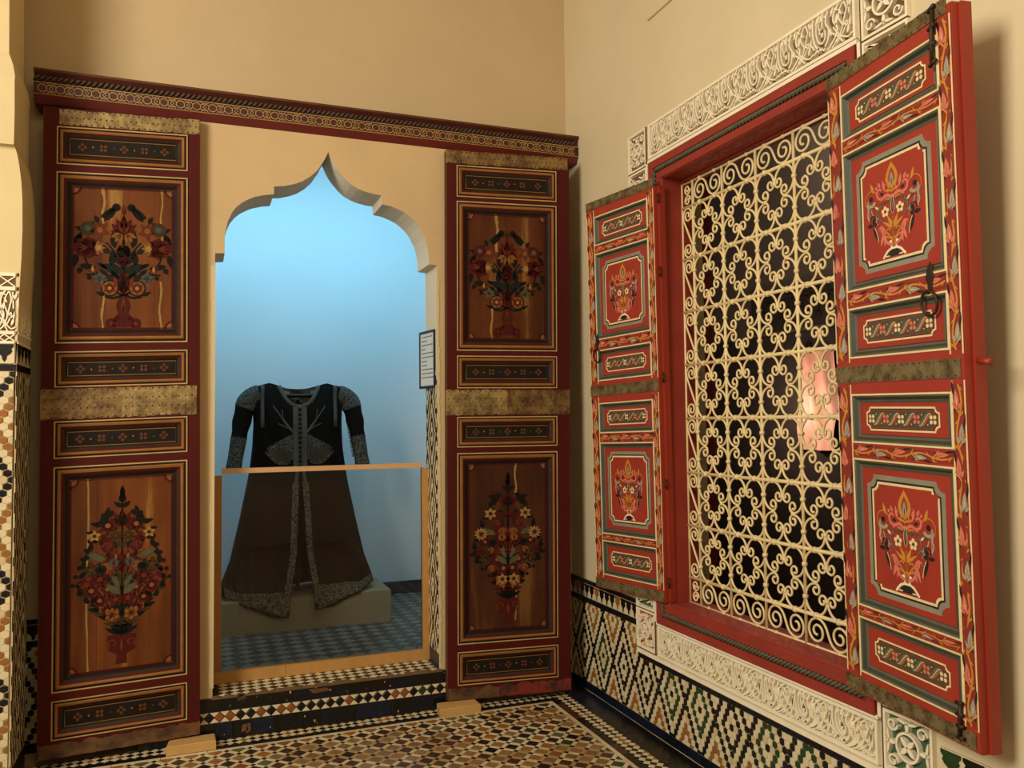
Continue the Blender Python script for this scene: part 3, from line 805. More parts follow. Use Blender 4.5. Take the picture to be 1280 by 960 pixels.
b = MB(RW, 'stucco')
for r_ in ((SU0, SU1, SV0, SVI0), (SU0, SU1, SVI1, SV1), (SU0, SI0, SVI0, SVI1), (SI1, SU1, SVI0, SVI1)): b.box((r_[0], r_[2], 0), (r_[1], r_[3], .002))
b.build('backing', stucco)
b = MB(RW, 'stucco_dark')                                          # dark joint lines round the surround
for u0, u1, v0, v1 in ((SU0-.004, SU1, SV1, SV1+.004), (SU0-.004, SU0, SV0, SV1)): b.box((u0, v0, -.001), (u1, v1, .003))
for v in (SVI1+.0155, SVI0-.0135): b.box((SI0, v, .012), (SI1, v+.0026, .0187))
for u in (SI0-.0165, SI1+.0140): b.box((u, SV0+.02, .012), (u+.0026, SV1-.002, .0187))
for k in range(13):
    v = SV0+.022+k*(SV1-SV0-.022)/13
    for u0, u1 in ((SU0, SI0-.018), (SI1+.018, SU1)): b.box((u0, v-.0014, .010), (u1, v+.0014, .0176))
b.build('joint_line', stucco)
def panel(u0, u1, v0, v1, name, ground, draw, frame_w=.017):
    b = MB(RW)
    b.frame(u0, u1, v0, v1, [(0, .001, 'stucco'), (.0015, .018, 'stucco'), (frame_w*.75, .018, 'stucco'), (frame_w, .0022, 'stucco')])
    b.face([(u0+frame_w, v0+frame_w, .0022), (u1-frame_w, v0+frame_w, .0022), (u1-frame_w, v1-frame_w, .0022), (u0+frame_w, v1-frame_w, .0022)], ground)
    draw(b, u0+frame_w, v0+frame_w, u1-u0-2*frame_w, v1-v0-2*frame_w)
    return b.build(name, stucco)
def drawband(b, u, v, W, H):
    n = 7
    for k in range(n): band_unit(b, u+W*k/n, v, W/n, H, .002, .0195, 'stucco')
JG = .004
panel(SI0+JG, SI1-JG, SVI1+.018, SV1, 'carved_panel', 'stucco_dark', drawband)
panel(SI0+JG, SI1-JG, SV0+.022, SVI0-.014, 'carved_panel', 'stucco', drawband)
b = MB(RW, 'stucco'); b.box((SI0, SVI1, .006), (SI1, SVI1+.015, .02)); b.box((SI0, SVI0-.012, .006), (SI1, SVI0, .02)); b.bbox((SU0, SV0, .006), (SU1, SV0+.018, .024), bev=.01)
b.box((SI0-.014, SVI0, .006), (SI0, SVI1, .02)); b.box((SI1, SVI0, .006), (SI1+.014, SVI1, .02)); b.build('fillet', stucco)
for (u0, u1) in ((SU0, SI0-.018), (SI1+.018, SU1)):
    n = 13; v = SV0+.022; hgt = (SV1-v)/n
    for k in range(n):
        low = k < 4
        panel(u0, u1, v+k*hgt+.002, v+(k+1)*hgt-.002, 'carved_panel', random.choice(['stucco_red', 'stucco_green']) if low else 'stucco_dark', (lambda b_, u, v_, W, H, var=(k % 2): square_unit(b_, u+(W-min(W, H))/2, v_+(H-min(W, H))/2, min(W, H), .002, .0185, 'stucco', var)), .014)

# ================================================================== RED WINDOW FRAME + GRILLE
FU0, FU1, FV0, FV1 = .978, 2.312, .542, 2.742
win = thing('window_frame', 'red painted wooden window frame with carved rope moulding, in the right wall', 'window frame', (0, -1.645, FV0))
b = MB(RW)
b.frame(FU0, FU1, FV0, FV1, [(0, -.01, 'frame_red'), (0, .022, 'frame_red'), (.034, .022, 'frame_red'), (.038, .010, 'frame_red'), (.058, .010, 'frame_red'), (.062, .016, 'frame_red'), (.094, .016, 'frame_red'), (.100, .004, 'frame_red'), (.100, -.10, 'frame_red'), (.112, -.10, 'frame_red'), (.112, -.16, 'frame_red')])
b.build('casing', win)
b = MB(RW, 'sill_red'); b.bbox((FU0+.1, FV0+.098, -.16), (FU1-.1, FV0+.108, -.003), bev=.003); b.build('sill', win)
b = MB(RW, 'rope_grey')
rc = [(FU0+.048, FV0+.048), (FU1-.048, FV0+.048), (FU1-.048, FV1-.048), (FU0+.048, FV1-.048)]
for i in range(4):
    a, c = rc[i], rc[(i+1) % 4]; L_ = sqrt((c[0]-a[0])**2+(c[1]-a[1])**2); n = int(L_/.021)
    dx, dy = (c[0]-a[0])/L_, (c[1]-a[1])/L_
    for k in range(n):
        s_ = (k+.5)*L_/n; x, y = a[0]+dx*s_, a[1]+dy*s_
        ex, ey = dx*.016-dy*.010, dy*.016+dx*.010
        q = MB(); q.tube([RW(x-ex, y-ey, .011), RW(x-ex*.45, y-ey*.45, .019), RW(x+ex*.45, y+ey*.45, .019), RW(x+ex, y+ey, .011)], .0065, 5, 'rope_grey')
        off = len(b.V); b.V += q.V; b.F += [[v_+off for v_ in f_] for f_ in q.F]; b.M += [b.mi('rope_grey')]*len(q.F)
b.build('rope_moulding', win, smooth=True)

GR = basis((.10, 0, 0), (0, -1, 0), (0, 0, 1), (-1, 0, 0))
grille = thing('window_grille', 'cream wrought iron scroll grille filling the red window', 'window grille', (.10, -1.64, .65))
GU = [1.171, 1.399, 1.631, 1.863, 2.093]; GV = [.766, 1.008, 1.253, 1.506, 1.757, 2.007, 2.256, 2.503]
GU0, GU1, GV0, GV1 = 1.083, 2.181, .650, 2.617
def add_inst(mesh_mb_fn, key, name, loc2, parent, cache={}):
    if key not in cache:
        mb = MB(); mesh_mb_fn(mb)
        me = bpy.data.meshes.new(name); me.from_pydata([tuple(v) for v in mb.V], [], mb.F); me.materials.append(MATS['grille_paint'])
        me.polygons.foreach_set('use_smooth', [True]*len(me.polygons)); cache[key] = me
    o = bpy.data.objects.new(name, cache[key]); COL.objects.link(o); o.parent = parent
    o.location = GR(loc2[0], loc2[1], 0) - root_of(parent); return o
G3 = lambda p, w_=0: Vector((-w_, -p[0], p[1]))
for u in [GU0]+GU+[GU1]:
    b = MB(GR); b.mat = 'grille_paint'
    q = MB(); q.tube([GR(u, GV0-.004, 0), GR(u, GV1+.004, 0)], .0068 if u in GU else .0055, 8, 'grille_paint'); q.build('upright_bar', grille, smooth=True)
for v in [GV0]+GV+[GV1]:
    q = MB(); q.tube([GR(GU0-.004, v, 0), GR(GU1+.004, v, 0)], .0075 if v in GV else .0055, 8, 'grille_paint'); q.build('cross_bar', grille, smooth=True)
RS_ = .0050
def cscroll(mb, sx, sy, a, c):
    """C-scroll bulging to a cell corner (sx, sy), half-axes a, c; two volutes towards the middle of the cell"""
    pts = []
    ro = .405
    th = radians(-2)
    def circ(t): return (cos(t), sin(t))
    half = []
    # corner direction is at 225 deg; start at volute near angle th, go clockwise through 225
    cx, cy = (1-ro)*cos(th), (1-ro)*sin(th)
    vol = []
    n = 20
    for i in range(n+1):
        t = i/n; an = th+t*radians(400); q = ro*(1-.66*t)
        vol.append((cx+cos(an)*q, cy+sin(an)*q))
    vol = vol[::-1]
    arc = [circ(th-(i/26)*(2*th+radians(270))) for i in range(1, 26)]
    # mirror of vol about the 45 degree diagonal
    vol2 = [(y, x) for x, y in vol[::-1]]
    path = vol+arc+vol2
    path = [G3((-sx*x*a, -sy*y*c)) for x, y in path]
    mb.tube(path, RS_, 6, 'grille_paint')
def sscroll(mb, a, r, vertical, flip):
    """S-scroll: two volutes of radius r at +-a joined by their inner tangent"""
    ph = math.acos(min(.98, r/a)); pts = []
    n = 30
    # volute round (-a, 0): outgoing tangent point at angle +ph from the axis, spiral inward backwards
    v1 = []
    for i in range(n+1):
        t = i/n; an = ph+t*radians(620); q = r*(1-.8*t)
        v1.append((-a+cos(an)*q, sin(an)*q))
    v1 = v1[::-1]
    v2 = [(-x, -y) for x, y in v1[::-1]]
    mid = [tuple(v1[-1][k]*(1-t)+v2[0][k]*t for k in (0, 1)) for t in (.25, .5, .75)]
    path = v1+mid+v2
    if flip: path = [(x, -y) for x, y in path]
    if vertical: path = [(y, x) for x, y in path]
    mb.tube([G3(p) for p in path], RS_, 6, 'grille_paint')
def dscroll(mb, sx, sy, a):
    for k in (1, -1):
        pts = []
        for i in range(31):
            t = i/30; an = pi*1.0+t*radians(560)*k; q = a*.48*(1-.8*t)
            pts.append((-sx*0+cos(an)*q*-1*sx, k*a*.5+sin(an)*q))
        mb.tube([G3(p) for p in pts], RS_*.9, 6, 'grille_paint')
def collar(mb, horizontal, wd=.011, r=.0105):
    p = [(-wd/2, 0), (wd/2, 0)] if horizontal else [(0, -wd/2), (0, wd/2)]
    mb.tube([G3(q) for q in p], r, 8, 'grille_paint')
for i in range(4):
    for j in range(7):
        u0, u1, v0, v1 = GU[i], GU[i+1], GV[j], GV[j+1]
        W, H = u1-u0, v1-v0; a, c = W/4*.955, H/4*.955
        for sx in (-1, 1):
            for sy in (-1, 1):
                # sx, sy give the corner side; volutes look to the middle
                add_inst(lambda mb: cscroll(mb, sx, sy, a, c), ('c', sx, sy, round(a, 3), round(c, 3)), 'scroll', ((u0+u1)/2+sx*W/4, (v0+v1)/2+sy*H/4), grille)
        for s in (-1, 1):
            add_inst(lambda mb: collar(mb, False, .012, .0085), 'cl_v', 'collar', ((u0+u1)/2+s*W/4, (v0+v1)/2), grille)
            add_inst(lambda mb: collar(mb, True, .012, .0085), 'cl_h', 'collar', ((u0+u1)/2, (v0+v1)/2+s*H/4), grille)
for i in range(4):
    for v in GV:
        for f in (.25, .75): add_inst(lambda mb: collar(mb, True, .013, .0125), 'clb_h', 'collar', (GU[i]+(GU[i+1]-GU[i])*f, v), grille)
for u in GU:
    for j in range(7):
        for f in (.25, .75): add_inst(lambda mb: collar(mb, False, .013, .0115), 'clb_v', 'collar', (u, GV[j]+(GV[j+1]-GV[j])*f), grille)
for i in range(4):
    uc = (GU[i]+GU[i+1])/2; W = GU[i+1]-GU[i]
    for v0, v1, fl in ((GV0, GV[0], False), (GV[-1], GV1, False)):
        h = v1-v0
        add_inst(lambda mb: sscroll(mb, W*.252, min(h*.46, W*.235), False, fl), ('s', round(W, 3), round(h, 3)), 'scroll', (uc, (v0+v1)/2), grille)
        for s in (-1, 1): add_inst(lambda mb: collar(mb, True, .012, .0085), 'cl_h', 'collar', (uc+s*W*.25, v0 if v0 == GV0 else v1), grille)
for j in range(7):
    vc = (GV[j]+GV[j+1])/2; H = GV[j+1]-GV[j]
    for u0, u1 in ((GU0, GU[0]), (GU[-1], GU1)):
        w_ = u1-u0
        add_inst(lambda mb: sscroll(mb, H*.5-w_*.47, w_*.45, True, False), ('sv', round(H, 3), round(w_, 3)), 'scroll', ((u0+u1)/2, vc), grille)
for u0, u1, sx in ((GU0, GU[0], 1), (GU[-1], GU1, -1)):
    for v0, v1 in ((GV0, GV[0]), (GV[-1], GV1)):
        add_inst(lambda mb: dscroll(mb, sx, 1, (v1-v0)*.46), ('d', sx, round(v1-v0, 3)), 'scroll', ((u0+u1)/2, (v0+v1)/2), grille)

# ---- dim room behind the grille
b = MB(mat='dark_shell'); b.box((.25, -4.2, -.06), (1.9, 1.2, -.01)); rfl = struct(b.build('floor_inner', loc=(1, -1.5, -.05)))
tl = []
for i in range(0, 26):
    for j in range(0, 60):
        x = .27+i*.062; y = -4.0+j*.085+(.042 if i % 2 else 0)
        tl.append(([(x, y), (x+.058, y), (x+.058, y+.08), (x, y+.08)], random.choice(['tile_tan', 'tile_worn2', 'tile_brown', 'tile_tan']), False))
lay(rfl, FL, tl, .01, 0, w0=-.01)
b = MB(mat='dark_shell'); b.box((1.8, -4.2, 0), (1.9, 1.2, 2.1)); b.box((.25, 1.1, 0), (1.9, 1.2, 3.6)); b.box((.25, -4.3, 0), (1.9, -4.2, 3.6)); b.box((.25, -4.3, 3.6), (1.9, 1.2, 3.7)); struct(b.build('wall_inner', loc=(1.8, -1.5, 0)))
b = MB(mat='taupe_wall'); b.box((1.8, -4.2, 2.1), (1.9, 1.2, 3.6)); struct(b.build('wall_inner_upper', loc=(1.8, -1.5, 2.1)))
IN = basis((1.8, 0, 0), (0, -1, 0), (0, 0, 1), (-1, 0, 0))
fz = MB(IN); fz.box((-.6, 2.12, 0), (2.0, 2.42, .02), 'carved_dark')
for k in range(10):
    c = (-.45+k*.24, 2.27)
    rib3(fz, [(c[0]+cos(2*pi*i/8)*.09, c[1]+sin(2*pi*i/8)*.09) for i in range(9)], .014, .02, .03, 'carved_dark')
    for a in range(0, 360, 90): rib3(fz, [c, (c[0]+cos(radians(a+45))*.13, c[1]+sin(radians(a+45))*.13)], .012, .02, .03, 'carved_dark')
tag(fz.build('carved_frieze', loc=IN(.7, 2.12, 0)), 'dark carved frieze on the wall of the dim room behind the grille', 'frieze')
pk = MB(IN)
def fold(s, t):
    u = -.10+s*.34; v = 1.29+t*.66
    return (u, v, .03+.018*sin(s*14+t*5)+.012*sin(t*9-s*6))
pk.grid(fold, 24, 16, 'pink_cloth')
tag(pk.build('pink_hanging', smooth=True, loc=IN(.07, 1.3, 0)), 'lit pink cloth hanging in the dim room, seen through the grille', 'cloth')
pl_ = bpy.data.lights.new('inner_lamp', 'POINT'); pl_.energy = 11; pl_.color = (1, .72, .55); pl_.shadow_soft_size = .06
po = bpy.data.objects.new('inner_lamp', pl_); COL.objects.link(po); po.location = (1.45, .05, 1.55)
pl2 = bpy.data.lights.new('inner_upper_fill', 'POINT'); pl2.energy = 22; pl2.color = (1, .86, .72); pl2.shadow_soft_size = .1  # unseen fill light, added to brighten the upper inner wall
po2 = bpy.data.objects.new('inner_upper_fill', pl2); COL.objects.link(po2); po2.location = (1.1, -.6, 3.3)
b = MB(mat='frame_red'); b.box((.30, -.925, 0.1), (.36, -.835, 3.0)); tag(b.build('red_post', loc=(.33, -.88, .1)), 'dark red wooden post standing in the dim room just behind the grille', 'post')

# ================================================================== LINTEL
LX0, LX1, LY = -2.762, -.004, -.172
lin = thing('carved_lintel', 'dark red wooden lintel with gold star band and rope moulding above both doors', 'lintel', (-1.4, LY, 3.0))
LB = basis((0, LY, -.012), (1, 0, 0), (0, 0, 1), (0, -1, 0))
b = MB(LB)
prof = [(3.003, -.17, 'lintel_redl'), (3.003, -.022, 'lintel_redl'), (3.040, .0, 'lintel_gold'), (3.043, .002, 'lintel_dark'), (3.093, .002, 'lintel_gold'), (3.096, .003, 'lintel_red'), (3.100, -.006, 'lintel_red'), (3.128, -.004, 'lintel_red'), (3.146, .012, 'door_edge'), (3.156, .014, 'door_edge'), (3.158, -.17, None)]
for (z0, w0, m_), (z1, w1, _) in zip(prof[:-1], prof[1:]): b.face([(LX0, z0, w0), (LX1, z0, w0), (LX1, z1, w1), (LX0, z1, w1)], m_)
for x, fl in ((LX0, 1), (LX1, -1)): b.face([(x, z, w_) for z, w_, _ in prof][::fl], 'lintel_red')
b.build('beam', lin)
b = MB()
n = int((LX1-LX0)/.024)
for k in range(n):
    x = LX0+.012+k*.024; q = MB()
    q.tube([LB(x-.011, 3.103, -.006), LB(x-.005, 3.110, .004), LB(x+.005, 3.119, .005), LB(x+.011, 3.127, -.003)], .0062, 5, 'rope_dark')
    off = len(b.V); b.V += q.V; b.F += [[i+off for i in f] for f in q.F]; b.M += [b.mi('rope_dark')]*len(q.F)
b.build('rope_moulding', lin, smooth=True)
b = MB(LB); D = Deco()
pt = .0735; n = int((LX1-LX0)/pt); zc = 3.068
for k in range(n):
    x = LX0+.035+k*pt
    ring = [(x+cos(pi/8+i*pi/4)*.0195, zc+sin(pi/8+i*pi/4)*.0185) for i in range(9)]
    D.disc(x, zc, .0165, 'lintel_red', 0, 8); D.ribbon(ring, .0036, 'lintel_gold', 1)
    xm = x+pt/2
    D.ribbon([(xm-.0085, zc), (xm, zc+.0085), (xm+.0085, zc), (xm, zc-.0085), (xm-.0085, zc)], .003, 'lintel_gold', 1)
    for s_ in (1, -1):
        D.ribbon([(x+.017, zc+s_*.009), (xm, zc+s_*.0005+s_*.018), (x+pt-.017, zc+s_*.009)], .003, 'lintel_gold', 1)
        D.poly([(xm-.011, zc+s_*.0225), (xm, zc+s_*.0145), (xm+.011, zc+s_*.0225)], 'lintel_green', 0)
        D.ribbon([(xm-.018, zc+s_*.0235), (xm, zc+s_*.0095), (xm+.018, zc+s_*.0235)], .0026, 'lintel_gold', 2)
D.emit(b, .0024, .0003); b.build('painted_star_band', lin)

# ================================================================== PAINTED DOORS
def bilin(Q):
    Q = [Vector(q) for q in Q]; W = (Q[1]-Q[0]).length; H = (Q[2]-Q[0]).length
    N = (Q[1]-Q[0]).cross(Q[2]-Q[0]).normalized()
    def P(u, v, w_):
        s, t = u/W, v/H
        return Q[0]*((1-s)*(1-t))+Q[1]*(s*(1-t))+Q[2]*((1-s)*t)+Q[3]*(s*t)+N*w_
    return P, W, H
def bouquet_upper(D, flo, big, disc, blue):
    D.L = 0; D.sym = True; dk = 'pd_dark'; te = 'pd_teal'
    # vase and foot
    D.ribbon(smooth_path([(.030, -.292), (.058, -.298), (.060, -.270), (.034, -.262), (.018, -.25)]), .018, big, 0)
    D.poly([(0, -.295), (.05, -.29), (.035, -.255), (.020, -.235), (.030, -.205), (.022, -.18), (.012, -.165), (.022, -.15), (0, -.15)], big, 0)
    D.leaf(0, -.24, 90, .07, .016, 'pd_ochre', 1); D.leaf(0, -.235, 90, .05, .008, big, 2)
    # rosettes in rings beside the neck
    D.disc(.055, -.128, .036, dk, 0, 14); D.disc(.055, -.128, .030, 'pd_ochre', 1, 14); D.flower(.055, -.128, .028, 6, flo, 'pd_cream', 2)
    D.arc((.004, -.155), (.075, -.162), -.3, dk, .010, 0); D.leaf(.075, -.16, 25, .04, .016, dk, 1)
    # stems
    for p, q_, be in (((0, -.16), (.12, -.03), -.2), ((0, -.16), (.17, .06), -.25), ((0, -.1), (.07, .07), .2), ((.02, -.12), (.15, -.07), .25)): D.arc(p, q_, be, dk, .007, 0)
    D.arc((0, -.16), (0, .1), 0, dk, .008, 0)
    # central dark leaves
    for x, y, a, l, w_ in ((0, -.06, 20, .10, .045), (0, -.03, 52, .085, .036), (.0, -.085, 5, .085, .032), (.005, .0, 78, .06, .03), (.05, -.03, 100, .07, .03), (.035, .045, 80, .07, .028), (.05, .02, 35, .09, .03), (.02, -.10, 60, .06, .022)):
        D.leaf(x, y, a, l, w_, te if a < 60 else dk, 1)
    D.leaf(0, -.155, 90, .11, .05, big, 2); D.leaf(.02, -.13, 70, .06, .022, flo, 2); D.leaf(0, -.13, 90, .06, .02, dk, 3)
    D.leaf(0, -.03, 90, .05, .05, big, 2); D.disc(0, .03, .030, disc, 1)
    # great peonies
    for a, l, w_ in ((0, .078, .05), (35, .06, .05), (-35, .06, .05), (80, .05, .05), (-80, .05, .05), (140, .05, .05), (-140, .05, .05), (180, .055, .05)): D.leaf(.135, .045, a, l, w_, big, 3)
    for a in (100, 140, 180, 220, 260): D.leaf(.105, .045, a, .034, .018, 'pd_ochre', 4)
    D.disc(.10, .045, .014, 'pd_cream', 5, 8)
    for a in (0, 22, -22): D.leaf(.14, .045, a, .045, .007, 'pd_rust', 4)
    # outer leaf frame
    for x, y, a, l, w_ in ((.19, .06, 115, .06, .028), (.185, .02, -80, .06, .026), (.175, -.03, 190, .075, .026), (.165, -.04, -60, .03, .024), (.13, .11, 20, .07, .026), (.165, .10, -50, .05, .022), (.08, .16, 130, .09, .026), (.10, .155, 60, .035, .02), (.055, .19, 115, .045, .018), (.09, .14, 20, .05, .02)):
        D.leaf(x, y, a, l, w_, dk, 2)
    D.disc(.030, .222, .017, dk, 2, 12); D.arc((.040, .215), (.085, .175), .15, dk, .018, 2)
    # lilies, discs, crown palmette
    D.flower(.095, .122, .042, 5, flo, 'pd_ochre', 3, .55, 60); D.disc(.142, .128, .031, disc, 3); D.disc(.142, .128, .013, blue, 4, 8)
    for a, l in ((90, .085), (66, .075), (42, .068), (16, .055)): D.leaf(0, .105, a, l, .03, big, 3)
    for a in (90, 55): D.leaf(0, .11, a, .04, .014, 'pd_rust', 4)
    for a in (-90, -60, -25): D.leaf(.012, .11, a, .045, .02, 'pd_ochre', 4)
    D.leaf(0, .19, 90, .045, .018, 'pd_rust', 3)
    # small blooms low
    D.disc(.122, -.045, .020, flo, 2); D.leaf(.122, -.06, 90, .03, .012, 'pd_cream', 3); D.flower(.095, -.085, .028, 5, blue, disc, 2); D.disc(.135, -.083, .010, dk, 2, 8)
    for x, y, a in ((.105, -.02, 210), (.06, -.075, 40), (.075, -.1, 20)): D.leaf(x, y, a, .05, .018, dk, 1)
def bouquet_lower(D, flo, cream, lens, seed, daisies):
    rnd = random.Random(seed); D.L = 0; D.sym = True; dk = 'pd_dark'
    hx = lambda y: .150*max(.12, min(1, (y+.21)/.16))**.8 if y < -.05 else .150*max(.05, (1-((y-(-.05))/.35)))**.72
    # vase
    D.poly([(0, -.385), (.020, -.385), (.018, -.345), (.050, -.325), (.042, -.30), (.055, -.285), (.050, -.262), (0, -.262)], 'pd_red', 0)
    D.curl(.034, -.298, .022, -60, 260, 'pd_rust', .008, 1); D.leaf(0, -.34, 90, .06, .012, 'pd_ochre', 1)
    # fan of stems
    for a in (84, 76, 68, 60): D.arc((0, -.265), (cos(radians(a))*.26, -.265+sin(radians(a))*.30), .10, dk, .005, 0)
    D.arc((0, -.27), (0, .30), 0, dk, .006, 0)
    for a in (75, 50, 28): D.leaf(0, -.262, a, .07, .022, dk, 1)
    # flowers on a loose lattice inside the lens
    y = -.20; k = 0
    cols = [('pd_red', 'pd_rust'), ('pd_rust', 'pd_ochre'), ('pd_red', 'pd_ochre'), (flo, 'pd_red'), ('pd_olive', 'pd_rust'), ('pd_red', 'pd_pink')]
    while y < .24:
        w_ = hx(y); x = .022+(.03 if k % 2 else 0)
        while x < w_+.015:
            r = rnd.uniform(.026, .036); a, c = rnd.choice(cols)
            t = rnd.random()
            if t < .45:
                D.flower(x, y, r, rnd.choice([5, 6, 7]), a, c, 2, .7, rnd.uniform(0, 90))
            elif t < .75:
                D.disc(x, y, r*.8, a, 2, 12); D.curl(x, y, r*.6, 0, 300, c, r*.25, 3); D.leaf(x, y-r*.6, 90, r, r*.4, c, 3)
            else:
                for q in (90, 50, 130, 10, 170): D.leaf(x, y-r*.5, q, r*1.4, r*.5, a, 2)
                D.leaf(x, y-r*.4, 90, r*.9, r*.35, c, 3)
            for q in range(2):
                D.leaf(x+rnd.uniform(-.02, .02), y-.02, rnd.uniform(0, 360), rnd.uniform(.03, .045), .017, rnd.choice([dk, dk, 'pd_teal', 'pd_olive']), 1)
            x += .058
        k += 1; y += .045
    # dark leaf frieze round the outline
    y = -.19
    while y < .27:
        x = hx(y)+.016; D.leaf(x, y, rnd.choice([70, 100, 130, 20]), .045, .02, dk, 2); D.disc(x+.012, y+.01, .009, dk, 2, 8); y += .036
    # crown
    for a, l in ((90, .075), (62, .068), (36, .06)): D.leaf(0, .20, a, l, .028, 'pd_red', 4)
    for a in (80, 55): D.leaf(0, .205, a, .04, .010, dk, 5)
    for x, y, a, l, w_ in ((.03, .265, -30, .06, .028), (.05, .24, -40, .06, .028), (0, .28, 40, .04, .02), (0, .30, 75, .035, .02)): D.leaf(x, y, a, l, w_, dk, 4)
    D.disc(.0, .325, .012, dk, 4, 10); D.leaf(0, .32, 90, .055, .020, dk, 4)
    # pale leaves and picked-out flowers
    D.leaf(.006, -.09, 42, .07, .028, 'pd_sage', 5); D.leaf(.008, -.06, 60, .06, .02, 'pd_sage', 5); D.leaf(.06, .06, 25, .075, .028, 'pd_sage', 5)
    D.flower(.035, -.175, .03, 6, 'pd_ochre', 'pd_red', 5); D.disc(.075, .02, .020, dk, 5, 10); D.flower(.075, .02, .018, 8, 'pd_teal', 'pd_dark', 6)
    D.leaf(0, .0, 90, .08, .055, 'pd_rust', 5); D.leaf(0, .0, 90, .06, .02, 'pd_red', 6)
    for x, y, r, n in daisies: D.flower(x, y, r, n, cream, 'pd_red', 7, .42 if n > 7 else .6, 90)
    for x in (.03,): D.disc(x, .045, .018, lens, 6); D.leaf(x, .03, 90, .03, .010, 'pd_red', 7)

def corner_marks(D, u0, u1, v0, v1, r):
    D.sym = False
    for cx, sx in ((u0, 1), (u1, -1)):
        for cy, sy in ((v0, 1), (v1, -1)):
            pts = [(cx, cy)]+[(cx+sx*cos(a)*r, cy+sy*sin(a)*r) for a in [i*pi/2/6 for i in range(7)]]
            D.poly(pts, 'pd_pink', 0)
            D.ribbon([(cx+sx*cos(a)*r, cy+sy*sin(a)*r) for a in [i*pi/2/6 for i in range(7)]], .009, 'pd_red', 1)
    g = .004
    D.ribbon([(u0+g, v0+g), (u1-g, v0+g), (u1-g, v1-g), (u0+g, v1-g), (u0+g, v0+g)], .008, 'pd_red', 1)

def plate(P, parent, u0, u1, v0, v1, m_, nails, name='brass_plate', ragged=.003, th=.0035, seam=None, mats=None):
    cuts = [u0]+([seam] if seam else [])+[u1]
    for i, (a, c) in enumerate(zip(cuts[:-1], cuts[1:])):
        b = MB(P); n = 22; mm = mats[i] if mats else m_
        lo = [(a+(c-a)*k/n, v0+random.uniform(-ragged, ragged)) for k in range(n+1)]; hi = [(a+(c-a)*k/n, v1+random.uniform(-ragged, ragged)) for k in range(n+1)]
        for k in range(n):
            t0, t1 = th+random.uniform(-.0006, .0006), th
            b.face([(*lo[k], th), (*lo[k+1], th), (*hi[k+1], th), (*hi[k], th)], mm)
            b.face([(*lo[k], 0), (*lo[k+1], 0), (*lo[k+1], th), (*lo[k], th)], mm); b.face([(*hi[k], th), (*hi[k+1], th), (*hi[k+1], 0), (*hi[k], 0)], mm)
        b.face([(*lo[0], 0), (*lo[0], th), (*hi[0], th), (*hi[0], 0)], mm); b.face([(*lo[-1], 0), (*hi[-1], 0), (*hi[-1], th), (*lo[-1], th)], mm)
        pp = b.build(name, parent)
        nb = MB(P); rows, pitch = nails; nr = .0022 if name == 'iron_plate' else .0036
        for r in range(rows):
            v = v0+.006+(v1-v0-.012)*r/(rows-1)
            u = a+pitch*.6+(pitch*.5 if rows == 3 and r == 1 else 0)
            while u < c-.004:
                uu = u+random.uniform(-.002, .002)
                nb.prism([(uu+cos(i_*pi/3)*nr, v+sin(i_*pi/3)*nr) for i_ in range(6)], th-.001, th+.0014, .0006, 'nail_dark'); u += pitch
        if nb.F: nb.build('nails', pp, 'stuff')

